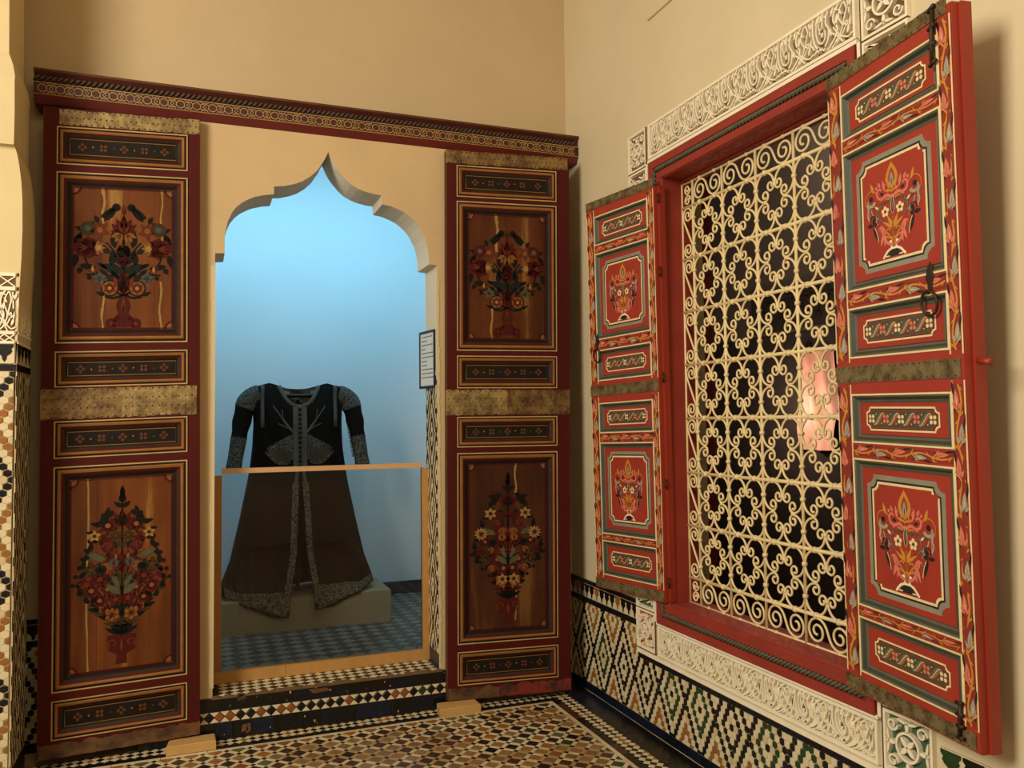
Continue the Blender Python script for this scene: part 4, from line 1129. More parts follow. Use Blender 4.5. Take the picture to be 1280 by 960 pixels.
def make_door(label, Q, lay_, planks, flo, big, disc, blue, low, foot, brassm, streaks):
    P, W, H = bilin(Q); T = .048
    d = thing('painted_door', label, 'door', tuple((Vector(Q[0])+Vector(Q[1]))/2), 'pair of tall painted doors')
    pan, tops, mids = lay_
    uL, uR = .052, .612
    for a, c in ((0, uL), (uR, W)):
        b = MB(P, 'door_red'); b.box((a, 0, -T), (c, H, 0)); b.build('stile', d)
    edges = [0]+[x for p in pan for x in p]+[H]
    for k in range(0, len(edges), 2):
        b = MB(P, 'door_red'); b.box((uL, edges[k], -T), (uR, edges[k+1], -.0004)); b.build('rail', d)
    b = MB(P, 'door_edge'); b.box((-.006, 0, -T), (0, H, -.008)); b.build('edge_strip', d)
    for k, (v0, v1) in enumerate(pan):
        big_ = v1-v0 > .4
        b = MB(P)
        if big_: prof = [(0, .0012, 'door_line'), (.006, .0012, 'door_black'), (.015, .002, 'door_ochre'), (.020, .007, 'door_ochre'), (.030, .004, 'door_red'), (.040, .000, 'door_olive'), (.048, -.008, 'door_black'), (.055, -.011, 'door_deep'), (.064, -.012, 'door_deep')]
        else: prof = [(0, .0012, 'door_line'), (.0055, .0012, 'door_black'), (.013, .002, 'door_ochre'), (.017, .006, 'door_ochre'), (.026, .003, 'door_red'), (.034, -.002, 'door_olive'), (.043, -.009, 'door_black'), (.048, -.011, 'door_ground')]
        b.frame(uL-.002, uR-.004, v0, v1, prof); b.build('panel_moulding', d)
        i = prof[-1][0]; a0, a1, b0, b1 = uL-.002+i, uR-.004-i, v0+i, v1-i
        if big_:
            cuts = [0, .28, .52, .80, 1]; cuts = [c+(random.uniform(-.05, .05) if 0 < c < 1 else 0) for c in cuts]
            for j in range(4):
                b = MB(P, planks[0] if v0 > 1 else planks[1])
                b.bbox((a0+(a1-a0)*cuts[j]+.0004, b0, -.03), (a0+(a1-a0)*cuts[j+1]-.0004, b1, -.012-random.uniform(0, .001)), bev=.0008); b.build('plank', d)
            b = MB(P); D = Deco(); corner_marks(D, a0, a1, b0, b1, .034); 
            D.cx, D.cy = (a0+a1)/2, (b0+b1)/2
            for fx, ww, f0, f1 in (streaks[0] if v0 > 1 else streaks[1]):
                xs = (fx-.5)*(a1-a0); n_ = 16
                pts = [(xs+random.uniform(-.0012, .0012)+.004*sin(i_*.5+fx*9), (f0+(f1-f0)*i_/n_-.5)*(b1-b0)) for i_ in range(n_+1)]
                D.sym = False; D.k = 1.0; D.ky = None; ph_ = random.uniform(0, 9); D.ribbon(pts, lambda t: ww*(.45+.35*mnoise.noise(Vector((t*5+ph_, ph_, 0)))+.12*random.random()), 'pd_streak', 0)
            if v0 > 1: D.k = 1.06; D.ky = 1.08; bouquet_upper(D, flo, big, disc, blue)
            else: D.k = 1.14; D.ky = 1.06; bouquet_lower(D, *low)
            D.emit(b, -.0112, .00025); b.build('painted_bouquet', d)
        else:
            b = MB(P, 'door_ground'); b.face([(a0, b0, -.011), (a1, b0, -.011), (a1, b1, -.011), (a0, b1, -.011)])
            D = Deco(); D.ribbon([(a0+.004, b0+.003), (a1-.004, b0+.003), (a1-.004, b1-.003), (a0+.004, b1-.003), (a0+.004, b0+.003)], .003, 'door_ochre', 0)
            for j in range(5):
                x = a0+(a1-a0)*(.12+.19*j); y = (b0+b1)/2; rr = min(.021, (b1-b0)*.36)
                D.bloom(x, y, rr*.95, 4, 'door_flower', 'door_ground', 1, 45 if j % 2 else 0)
                if j < 4: D.disc(x+(a1-a0)*.095, y+random.uniform(-.004, .004), .0042, 'pd_blue' if j % 2 else 'door_ochre', 1, 8)
            D.emit(b, -.0106, .00025); b.build('flower_strip', d)
    plate(P, d, tops[0], tops[1], tops[2], tops[3], None, (3, .024), seam=.33, mats=brassm[:2])
    plate(P, d, mids[0], mids[1], mids[2], mids[3], None, (4, .0285), seam=.325 if brassm[2] != brassm[3] else .33, mats=brassm[2:])
    b = MB(P); n = 40
    hs = [.058+.012*mnoise.noise(Vector((j*.35, label.count('e'), 0)))+random.uniform(-.005, .005) for j in range(n+1)]; ls = [random.uniform(0, .004) for j in range(n+1)]
    for j in range(n):
        u0, u1 = W*j/n, W*(j+1)/n; mm = foot[0] if j < n*.4+random.uniform(-3, 3) else foot[1]
        b.face([(u0, -ls[j], .0012), (u1, -ls[j+1], .0012), (u1, hs[j+1], .0012), (u0, hs[j], .0012)], mm)
        b.face([(u0, -ls[j], -.03), (u1, -ls[j+1], -.03), (u1, -ls[j+1], .0012), (u0, -ls[j], .0012)], mm)
    b.build('worn_foot', d)
    # knocks and paint chips on the edge
    return d, P, W, H
LDQ = [[-2.6965, -.235, .0441], [-2.0332, -.205, .0544], [-2.7068, -.235, 2.9497], [-2.0501, -.205, 2.9871]]
RDQ = [[-.8209, -.21, .0485], [-.1423, -.27, .0400], [-.8041, -.21, 2.9698], [-.1097, -.27, 2.9796]]
make_door('tall painted door leaf left of the arch, paler brass plates and lighter wood panels', LDQ,
    ([(.074, .245), (.280, 1.274), (1.311, 1.478), (1.630, 1.792), (1.828, 2.612), (2.645, 2.820)], (.06, .662, 2.826, 2.896), (-.005, .650, 1.487, 1.622)),
    ('plank_left', 'plank_left'), 'pd_rust', 'pd_red', 'pd_olive', 'pd_blue', ('pd_rust', 'pd_cream', 'pd_blue', 11, [(.10, .165, .026, 5)]), ('worn_wood', 'worn_wood'), ('brass', 'brass', 'brass_worn', 'brass'), ([(.30, .022, .74, 1), (.30, .020, 0, .36), (.88, .016, .62, 1), (.87, .016, 0, .34)], [(.17, .014, 0, 1)]))
make_door('tall painted door leaf right of the arch, in the room corner, darker wood panels', RDQ,
    ([(.072, .245), (.283, 1.288), (1.318, 1.480), (1.633, 1.808), (1.835, 2.645), (2.668, 2.840)], (-.008, .672, 2.850, 2.918), (-.012, .68, 1.490, 1.624)),
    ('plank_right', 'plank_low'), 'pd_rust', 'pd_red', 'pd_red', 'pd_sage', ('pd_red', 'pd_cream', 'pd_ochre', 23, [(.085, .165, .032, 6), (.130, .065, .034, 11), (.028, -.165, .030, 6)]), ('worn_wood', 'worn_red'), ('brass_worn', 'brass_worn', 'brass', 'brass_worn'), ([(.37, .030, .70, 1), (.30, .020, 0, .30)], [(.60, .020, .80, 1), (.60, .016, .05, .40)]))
def block(x0, x1, y0, y1, label):
    b = MB(FL, 'block_wood'); b.prism([(x0, y0), (x1, y0), (x1-.004, y1), (x0+.012, y1)], 0.0005, .042, .004, bottom=True)
    tag(b.build('wooden_block', loc=((x0+x1)/2, (y0+y1)/2, 0)), label, 'wooden block', 'blocks propping the doors')
block(-2.178, -1.964, -.285, -.19, 'pale wooden block on the floor propping up the left door')
block(-.893, -.674, -.306, -.20, 'pale wooden block on the floor propping up the right door')

# ================================================================== SHUTTERS
def notch(u0, u1, v0, v1, c, n=5):
    """rectangle with concave quarter-round corners, counter-clockwise"""
    pts = []
    for cx, cy, a0 in ((u0, v0, 90), (u1, v0, 180), (u1, v1, 270), (u0, v1, 0)):
        for i in range(n+1):
            a = radians(a0-90*i/n); pts.append((cx+cos(a)*c, cy+sin(a)*c))
    return pts
def notch_bands(b, u0, u1, v0, v1, c, bands, w_):
    """bands: (inset, material) outwards in, last one is the field"""
    rings = [[b.vert((*p, w_)) for p in notch(u0+d, u1-d, v0+d, v1-d, max(.004, c-d*.25))] for d, _ in bands]
    for k in range(len(bands)-1):
        A, B = rings[k], rings[k+1]; n = len(A)
        for i in range(n): b.faces_idx([A[i], A[(i+1) % n], B[(i+1) % n], B[i]], bands[k][1])
    last = notch(u0+bands[-1][0], u1-bands[-1][0], v0+bands[-1][0], v1-bands[-1][0], max(.004, c-bands[-1][0]*.25))
    cen = b.vert(((u0+u1)/2, (v0+v1)/2, w_)); R_ = rings[-1]; n = len(R_)
    for i in range(n): b.faces_idx([R_[i], R_[(i+1) % n], cen], bands[-1][1])
def vine(D, u0, u1, v0, v1, seed=0):
    rnd = random.Random(seed); vert = (v1-v0) > (u1-u0)
    L_ = (v1-v0) if vert else (u1-u0); wd = (u1-u0) if vert else (v1-v0); c = (u0+u1)/2 if vert else (v0+v1)/2; s0 = v0 if vert else u0
    n = max(2, round(L_/(.092 if vert else .088))); A = wd*.24; per = L_/n
    M = (lambda s, o: (c+o, s0+s)) if vert else (lambda s, o: (s0+s, c+o))
    D.poly([(u0, v0), (u1, v0), (u1, v1), (u0, v1)], 'ps_strip', 0)
    sg = 1 if vert else -1
    def R(pts, wf, m_, l): D.ribbon([M(*p) for p in pts], wf, m_, l)
    def leaf(s, o, a, l, w_, m_, ly):
        # direction a measured from the strip axis
        ang = (90-a) if vert else a; x, y = M(s, o); D.leaf(x, y, ang, l, w_, m_, ly)
    for k in range(n):
        s = k*per; sd = 1 if k % 2 else -1
        pts = [(s+per*t/8, sd*A*sin(pi*t/8)) for t in range(9)]
        R(pts, lambda t: wd*.15, 'ps_ochre', 1)
        # curling shoots
        cs = s+per*.5; co = -sd*wd*.08
        R([(s+per*.12+per*.42*t/6, sd*A*.5-sd*wd*.52*sin(pi*.5*t/6)) for t in range(7)], lambda t: wd*.14*(1-.5*t), 'ps_ochre', 1)
        leaf(s+per*.05, 0, 50*sd, per*.30, wd*.16, 'ps_ochre', 1); leaf(s+per*.95, 0, 180-50*sd, per*.22, wd*.14, 'ps_ochre', 1)
        cm = 'ps_pink' if (k+seed) % 2 else 'ps_grey'
        leaf(s+per*.30, -sd*wd*.10, -6*sd, per*.56, wd*.40, cm, 2)
        leaf(s+per*.26, -sd*wd*.02, 26*sd, per*.26, wd*.20, cm, 2); leaf(s+per*.26, -sd*wd*.2, -40*sd, per*.24, wd*.18, cm, 2)
        leaf(s+per*.38, -sd*wd*.13, -6*sd, per*.28, wd*.05, 'ps_cream' if k % 3 == 0 else 'ps_rust', 3)
        leaf(s+per*.66, -sd*wd*.40, -8*sd, per*.48, wd*.20, 'ps_black', 1)
        leaf(s+per*.15, -sd*wd*.38, 10*sd, per*.30, wd*.12, 'ps_black', 1)
        leaf(s+per*.05, sd*wd*.40, 6*sd, per*.30, wd*.10, 'ps_black' if k % 2 else 'ps_ochre', 1)
def cartouche(b, D, u0, u1, v0, v1, w_):
    notch_bands(b, u0, u1, v0, v1, .016, [(0, 'ps_cream'), (.0055, 'ps_black'), (.0085, 'shutter_red'), (.011, 'ps_olive')], w_)
    n = 5; L_ = u1-u0-.05
    for k in range(n):
        x = u0+.025+L_*(k+.0)/(n-1); y = (v0+v1)/2
        D.bloom(x, y, .0165, 4, 'ps_cream' if k % 2 == 0 else 'ps_pink', 'ps_rust', 3, 45)
        if k < n-1:
            s = L_/(n-1)
            for o, m_, wd in ((0, 'shutter_greyl', .009), (.012, 'ps_rust', .008), (-.012, 'shutter_grey', .009)):
                D.ribbon([(x+.012+o*.6+(s-.024)*t/6, y+(-1)*.016*cos(pi*t/6)) for t in range(7)], wd, m_, 1)
            D.ribbon([(x+.010+(s-.02)*t/6, y-.018*cos(pi*t/6)) for t in range(7)], .0016, 'ps_cream', 2)
            D.disc(x+s*.32, y+.014, .0022, 'ps_cream', 3, 6); D.disc(x+s*.68, y-.014, .0022, 'ps_cream', 3, 6)
def bouquet_shutter(D):
    """centre at the middle of the medallion, about .13 up and down, .105 to either side; red shows between the strokes"""
    D.L = 0; D.sym = True
    # cream foot straddling a dark wedge
    D.poly([(0, -.131), (.034, -.131), (.010, -.108), (0, -.108)], 'ps_black', 0)
    D.ribbon(smooth_path([(.044, -.132), (.026, -.114), (.012, -.108), (.009, -.100), (.013, -.092)]), .0065, 'ps_white', 1); D.disc(.013, -.090, .006, 'ps_white', 1, 8)
    D.ribbon([(0, -.108), (.012, -.108)], .006, 'ps_white', 1); D.arc((.018, -.128), (.034, -.128), 0, 'ps_white', .003, 1)
    D.arc((0, -.105), (0, -.02), 0, 'ps_ochre', .008, 1)
    # flame leaf with grey heart, two ochre lobes
    D.leaf(0, .058, 90, .078, .050, 'ps_ochre', 2); D.leaf(0, .070, 90, .050, .026, 'shutter_red', 3); D.leaf(0, .066, 90, .042, .015, 'ps_grey', 4); D.leaf(0, .070, 90, .024, .004, 'ps_olive', 5)
    D.curl(.020, .068, .013, 60, -260, 'ps_ochre', .006, 2); D.arc((0, .052), (.02, .055), .3, 'ps_ochre', .006, 2)
    # pink upper scrolls
    D.ribbon(smooth_path([(.004, .036), (.022, .046), (.040, .040), (.056, .046), (.060, .062), (.050, .070), (.042, .064)]), lambda t: .009*(1-.35*t), 'ps_pink', 3)
    D.leaf(.030, .060, 80, .034, .011, 'ps_pink', 3); D.leaf(.046, .074, 60, .020, .010, 'ps_pink', 3); D.disc(.062, .076, .005, 'ps_pink', 3, 8); D.leaf(.034, .044, -40, .018, .008, 'ps_pink', 3); D.leaf(.048, .056, 200, .016, .009, 'ps_black', 2)
    D.arc((.012, .030), (.030, .034), .4, 'ps_ochre', .004, 3)
    # outer grey crescents ringed in ochre
    D.curl(.086, .048, .026, 150, -150, 'ps_ochre', .0030, 2, .9); D.curl(.086, .044, .016, 200, 380, 'ps_grey', .009, 3, .8); D.disc(.086, .050, .008, 'ps_black', 2, 9); D.leaf(.074, .064, 70, .034, .011, 'ps_ochre', 3)
    D.ribbon(smooth_path([(.102, .040), (.098, .020), (.102, .004), (.094, -.012)]), lambda t: .008*(1-.4*t), 'ps_grey', 3); D.arc((.106, .036), (.098, -.016), -.25, 'ps_ochre', .0026, 2)
    # dark bud rising between two cream flowers, olive crescents on their outer sides
    D.leaf(0, -.014, 90, .060, .015, 'ps_cream', 3); D.leaf(0, -.012, 90, .054, .011, 'ps_black', 4); D.leaf(0, .0, 90, .030, .003, 'ps_grey', 5)
    D.curl(.032, .000, .027, 75, -85, 'ps_olive', .0095, 2, .95); D.curl(.032, .0, .0265, 60, -70, 'shutter_greyl', .0022, 3, .95); D.arc((.008, .030), (.034, .027), -.25, 'ps_olive', .007, 2)
    D.bloom(.029, .000, .0165, 5, 'ps_cream', 'ps_black', 5)
    D.leaf(.056, .014, 35, .018, .007, 'ps_cream', 4); D.leaf(.062, .016, 20, .026, .008, 'ps_olive', 3); D.arc((.058, -.014), (.086, .018), -.3, 'ps_grey', .004, 3)
    # ochre calyx and scrolls under them
    D.leaf(0, -.052, 62, .046, .012, 'ps_ochre', 4); D.leaf(0, -.052, 32, .050, .009, 'ps_ochre', 3); D.leaf(0, -.060, 90, .034, .010, 'ps_rust', 4)
    D.curl(.020, -.060, .011, 160, -120, 'ps_ochre', .004, 3); D.leaf(.002, -.090, 55, .034, .006, 'ps_ochre', 2); D.arc((0, -.078), (.050, -.050), -.3, 'ps_ochre', .004, 2)
    # pink lower leaves
    D.ribbon(smooth_path([(.004, -.098), (.024, -.090), (.036, -.072), (.034, -.054), (.046, -.040), (.058, -.046)]), lambda t: .009*(1-.3*t), 'ps_pink', 3)
    D.leaf(.036, -.056, -68, .042, .012, 'ps_pink', 3); D.leaf(.040, -.060, 60, .024, .009, 'ps_pink', 3); D.leaf(.030, -.070, -75, .03, .008, 'ps_pink', 2); D.curl(.026, -.068, .010, 0, 260, 'ps_pink', .004, 3); D.leaf(.052, -.044, -30, .016, .006, 'ps_rust', 4)
    # dark fleurs on the flanks, edged in cream
    D.leaf(.080, -.026, 105, .026, .011, 'ps_black', 4); D.leaf(.080, -.028, 5, .026, .012, 'ps_black', 4); D.leaf(.080, -.028, 170, .018, .010, 'ps_black', 4); D.leaf(.080, -.030, -108, .050, .011, 'ps_black', 4)
    D.curl(.078, -.012, .014, -20, 200, 'ps_black', .0045, 4, .6); D.arc((.060, -.080), (.074, -.036), .12, 'ps_cream', .0022, 5); D.arc((.066, -.004), (.060, -.030), .3, 'ps_grey', .003, 3)

def make_shutter(label, Q, pan, strips, side, plates):
    """side: +1 free edge at high u, -1 free edge at u = 0"""
    P, W, H = bilin(Q); T = .042
    d = thing('painted_shutter', label, 'shutter', tuple((Vector(Q[0])+Vector(Q[1]))/2), 'pair of red painted window shutters')
    uL, uR = .068, W-.050
    for a, c in ((0, uL), (uR, W)):
        b = MB(P, 'shutter_red'); b.box((a, 0, -T), (c, H, 0)); b.build('stile', d)
    edges = [0]+[x for p in pan for x in p]+[H]
    for k in range(0, len(edges), 2):
        b = MB(P, 'shutter_red'); b.box((uL, edges[k], -T), (uR, edges[k+1], -.0004)); b.build('rail', d)
    for k, (v0, v1) in enumerate(pan):
        b = MB(P)
        prof = [(0, .0012, 'ps_cream'), (.0055, .0012, 'shutter_grey'), (.011, -.001, 'shutter_greyd'), (.019, -.010, 'shutter_grey'), (.026, -.013, 'shutter_greyd'), (.029, -.011, 'shutter_red')]
        b.frame(uL-.001, uR+.001, v0, v1, prof); b.build('panel_moulding', d)
        a0, a1, b0, b1 = uL-.001+.029, uR+.001-.029, v0+.029, v1-.029
        b = MB(P, 'shutter_red'); b.box((a0-.001, b0-.001, -.03), (a1+.001, b1+.001, -.0112)); pn = b.build('panel', d)
        b = MB(P); D = Deco()
        if v1-v0 > .3:
            i = .020
            notch_bands(b, a0+i, a1-i, b0+i*.9, b1-i*.9, .030, [(0, 'shutter_greyl'), (.015, 'ps_black'), (.021, 'ps_cream'), (.0285, 'shutter_red')], -.0106)
            ih = (b1-b0-2*(i*.9+.0285))/2
            D.cx, D.cy = (a0+a1)/2, (b0+b1)/2-.004; D.k = 1.08; D.ky = (ih-.006)/.134
            bouquet_shutter(D); D.emit(b, -.0102, .0002); b.build('painted_bouquet', d)
        else:
            hh = min(.037, (b1-b0)*.40)
            cartouche(b, D, a0+.028, a1-.028, (b0+b1)/2-hh, (b0+b1)/2+hh, -.0106); D.emit(b, -.0102, .0002); b.build('painted_cartouche', d)
    b = MB(P); D = Deco()
    for a, c in ((.004, .062), (W-.046, W-.006)):
        for v0, v1 in ((.065, .975), (1.065, 1.945)): vine(D, a, c, v0, v1, int(a*100) % 2)
    for v0, v1 in strips: vine(D, uL+.004, uR-.004, v0+.006, v1-.006, 1)
    D.emit(b, .0012, .0002); b.build('painted_vine', d)
    b = MB(P, 'ps_cream')
    for u in (.0015, uL-.004, uR+.001, W-.0055):
        for v0, v1 in ((.058, .985), (1.055, 1.950)): b.box((u, v0, 0), (u+.0045, v1, .0013))
    b.build('painted_line', d)
    for v0, v1, sm in plates: plate(P, d, -.002, W-.012 if side > 0 else W, v0, v1, 'iron_plate', (2, .026), 'iron_plate', .0015, .003, seam=sm)
    # moulded edges
    fe = W if side > 0 else 0
    b = MB(P, 'shutter_edge'); b.box((W, .0, -T), (W+.004, H, -.002)); b.box((W+.002, .0, -T-.016), (W+.012, H, -.024)); b.build('edge_moulding', d)
    # ring knocker
    uk = W-.108 if side > 0 else .072
    b = MB(P, 'iron_dark')
    b.prism([(uk-.005, 1.232), (uk+.006, 1.232), (uk+.010, 1.255), (uk+.016, 1.272), (uk+.008, 1.300), (uk+.002, 1.315), (uk-.008, 1.298), (uk-.015, 1.272), (uk-.010, 1.255)], .0, .004, .001)
    kn = b.build('knocker_plate', d)
    q = MB(mat='iron_dark'); q.tube([P(uk+cos(2*pi*i/22)*.029, 1.200+sin(2*pi*i/22)*.034, .008+.004*sin(2*pi*i/22)) for i in range(22)], .0042, 7, 'iron_dark', closed=True)
    q.tube([P(uk-.006, 1.228, .002), P(uk-.004, 1.236, .014), P(uk+.004, 1.236, .014), P(uk+.006, 1.228, .002)], .0035, 6, 'iron_dark'); q.build('ring', kn, smooth=True)
    return d, P, W, H
LSQ = [[-.099, -.512, .635], [-.036, -1.076, .656], [-.162, -.585, 2.595], [-.070, -1.099, 2.597]]
RSQ = [[-.068, -2.249, .623], [-.123, -2.780, .606], [-.115, -2.285, 2.600], [-.212, -2.843, 2.596]]
PANS = [(.072, .250), (.284, .752), (.800, .955), (1.068, 1.228), (1.280, 1.724), (1.766, 1.916)]
STR = [(.252, .282), (.755, .798), (1.231, 1.277), (1.727, 1.763)]
PL = [(.004, .050, .30), (.992, 1.044, .36), (1.957, 1.998, .25)]
d, P, W, H = make_shutter('red painted shutter folded back against the wall left of the grille, nearest the corner', LSQ, PANS, STR, -1, PL)
for v in (.09, .55, 1.05, 1.55, 1.9):
    q = MB(mat='iron_dark'); q.tube([P(W+.012, v-.02, -.02), P(W+.016, v, -.016), P(W+.012, v+.025, -.02)], .005, 6, 'iron_dark'); q.build('hinge', d, smooth=True)
d, P, W, H = make_shutter('large red painted shutter with ring knocker standing open right of the grille', RSQ, PANS, STR, 1, PL)
for v0, v1 in ((1.838, 1.985), (.02, .115)):
    q = MB(mat='iron_dark'); q.tube([P(W-.062, v0, .008), P(W-.058, (v0+v1)/2, .010), P(W-.054, v1, .008)], .006, 6, 'iron_dark')
    for v in (v0, (v0*2+v1)/3, (v0+v1*2)/3, v1): q.tube([P(W-.072, v, .006), P(W-.044, v+.006, .012)], .0058, 6, 'iron_dark')
    q.build('latch_bar', d, smooth=True)
q = MB(mat='shutter_edge'); q.tube([P(W+.005, 1.035, -.035), P(W+.030, 1.032, -.035), P(W+.050, 1.030, -.035)], lambda t: .007+.0035*t, 8, 'shutter_edge'); q.build('peg', d, smooth=True)

# ================================================================== NICHE: PLINTH, KAFTAN, BARRIER, NOTICE
PZ = .405
b = MB(FL, 'plinth'); b.prism([(-1.905, 1.0), (-.850, 1.0), (-.850, 1.46), (-1.905, 1.46)], ST+.001, PZ, .006, bottom=True)
tag(b.build('display_plinth', loc=(-1.378, 1.23, ST)), 'low off-white block plinth under the dark robe, on the niche floor', 'plinth')

KX, KY = -1.425, 1.20
kaf = thing('kaftan', 'long dark velvet embroidered robe with open skirt displayed on the low plinth in the niche', 'robe', (KX, KY, PZ))
def lerp_tab(tab, z):
    if z >= tab[0][0]: return tab[0][1]
    for (z0, a), (z1, c) in zip(tab[:-1], tab[1:]):
        if z >= z1: return c+(a-c)*(z-z1)/(z0-z1)
    return tab[-1][1]
AW = [(1.775, .225), (1.72, .285), (1.60, .287), (1.50, .283), (1.35, .290), (1.22, .305), (1.14, .318), (.90, .365), (.63, .425), (.50, .475), (.42, .490), (.25, .50)]
BD = [(1.775, .022), (1.74, .05), (1.68, .075), (1.60, .10), (1.45, .115), (1.25, .125), (1.0, .16), (.7, .205), (.45, .240), (.25, .250)]
GAP = [(1.775, .001), (1.18, .002), (1.10, .010), (.90, .020), (.69, .028), (.43, .070), (.25, .085)]
def body(z, th, off=0.0):
    """th 0 = front centre, runs once round; squarish oval section"""
    a, d_ = lerp_tab(AW, z)+off, lerp_tab(BD, z)+off
    fl = min(1, max(0, (1.25-z)/.8))
    s_, c_ = sin(th), cos(th)
    x = a*math.copysign(abs(s_)**.8, s_); y = -d_*math.copysign(abs(c_)**.62, c_)
    rp = fl*.020*sin(th*9+1.2)+fl*.010*sin(th*17+z*3)+(1-fl)*.004*sin(th*13+z*22)
    return x, y+rp*(-1 if c_ > 0 else 1), z
def front_y(x, z, off=0.0):
    a = lerp_tab(AW, z); s_ = min(.999, (abs(x)/a))**(1/.8); th = math.asin(min(1, s_))*(1 if x >= 0 else -1)
    return body(z, th, off)[1]-off
def neck_top(x, front):
    if abs(x) < .125: return (1.622 if front else 1.735)+(.128 if front else .022)*min(1, (abs(x)/.125))**2.4
    return 1.750+.022*sin(min(1, (abs(x)-.125)/.10)*pi*.5)-max(0, (abs(x)-.215))*.35
def hem(x, front):
    if not front: return PZ+.012
    if x < 0: return .288+max(0, (-x-.10))*.40
    return .330+max(0, (x-.13))*.36
SEG, ROW = 56, 44
b = MB()
ids = []
for i in range(SEG+1):
    t = i/SEG; colm = []
    for j in range(ROW+1):
        # run from the top rim to the hem along each generator
        th0 = pi*2*t
        s_, c_ = sin(th0), cos(th0)
        front = c_ > 0
        xa = .26*math.copysign(abs(s_)**.8, s_)
        zt = neck_top(xa, front); zb = hem(.48*math.copysign(abs(s_)**.8, s_), front)
        k = (abs(c_) ** .5) if front else 0
        zb = zb if front else PZ+.012
        if front: zb = zb*k+(PZ+.035)*(1-k) if abs(c_) < .25 else zb
        z = zt+(zb-zt)*(j/ROW)**1.0
        gx = lerp_tab(GAP, z); a = lerp_tab(AW, z)
        g = math.asin(min(1, (gx/a))**(1/.8)) if gx > 0 else 0
        th = g+(2*pi-2*g)*t
        x, y, zz = body(z, th)
        if not front and zz < .5: y = y*.9
        colm.append(b.vert((KX+x, KY+y, zz)))
    ids.append(colm)
for i in range(SEG):
    for j in range(ROW):
        zz = b.V[ids[i][j]].z
        b.faces_idx([ids[i][j], ids[i][j+1], ids[i+1][j+1], ids[i+1][j]], 'velvet' if zz > 1.13 else 'velvet_skirt')
b.build('robe_body', kaf, smooth=True)
# sleeves
for sx in (-1, 1):
    dx = 0 if sx < 0 else .0
    path = smooth_path([(.20, 1.705), (.28, 1.692), (.345, 1.64), (.378, 1.52), (.398, 1.40), (.418, 1.28), (.430, 1.195)], 6)
    rad = [.050, .064, .066, .058, .048, .044, .050]
    def rr(t): 
        f = t*(len(rad)-1); i = min(len(rad)-2, int(f)); return rad[i]+(rad[i+1]-rad[i])*(f-i)
    q = MB(); n = len(path)
    q.tube([Vector((KX+sx*(x)+(.022 if sx < 0 else -.005), KY-.01-.03*i/n, z)) for i, (x, z) in enumerate(path)], lambda t: rr(t)*(1+.05*sin(t*40)), 14, 'velvet', flat=.62, flat_dir=(0, 1, 0))
    sl = q.build('sleeve', kaf, smooth=True)
    # embroidered shoulder cap and cuff wrap the same tube a little larger
    def shell(t0, t1, m_, name):
        sub = path[int(t0*(n-1)):int(t1*(n-1))+1]; q2 = MB()
        k0 = int(t0*(n-1))
        q2.tube([Vector((KX+sx*x+(.022 if sx < 0 else -.005), KY-.01-.03*(k0+i)/n, z)) for i, (x, z) in enumerate(sub)], lambda t: rr((k0+t*(len(sub)-1))/(n-1))*1.02+.002, 14, m_, flat=.64, flat_dir=(0, 1, 0), caps=False)
        q2.build(name, sl, smooth=True)
    shell(.16, .40, 'embroidery', 'shoulder_embroidery'); shell(.66, 1.0, 'embroidery', 'cuff_embroidery')
    q = MB(MB().P, 'braid')                                           # seam braid down the sleeve head
    pts = [(sx*.232, z) for z in (1.755, 1.72, 1.66, 1.60, 1.54, 1.48)]
    q.tube([(KX+x, KY+front_y(x, z)-.004 if z < 1.72 else KY-.075, z) for x, z in pts], .013, 6, 'braid', flat=.3, flat_dir=(0, 1, 0)); q.build('seam_braid', kaf, smooth=True)
    q = MB(mat='nail_dark')
    for k in range(16 if sx > 0 else 0):
        z = 1.50-k*.0145; x = sx*(.378-.062+(1.5-z)*.17) ; q.tube([(KX+x-.006, KY-.06, z), (KX+x+.006, KY-.06, z)], .0045, 5)
    if sx > 0: q.build('cuff_buttons', sl, 'stuff')
def patch(name, fn, nu, nv, m_, off=.005, parent=kaf):
    """fn(s, t) -> (x, z) on the robe front"""
    q = MB()
    def F(s, t):
        x, z = fn(s, t); return (KX+x, KY+front_y(x, z)-off, z)
    q.grid(F, nu, nv, m_); return q.build(name, parent, smooth=True)
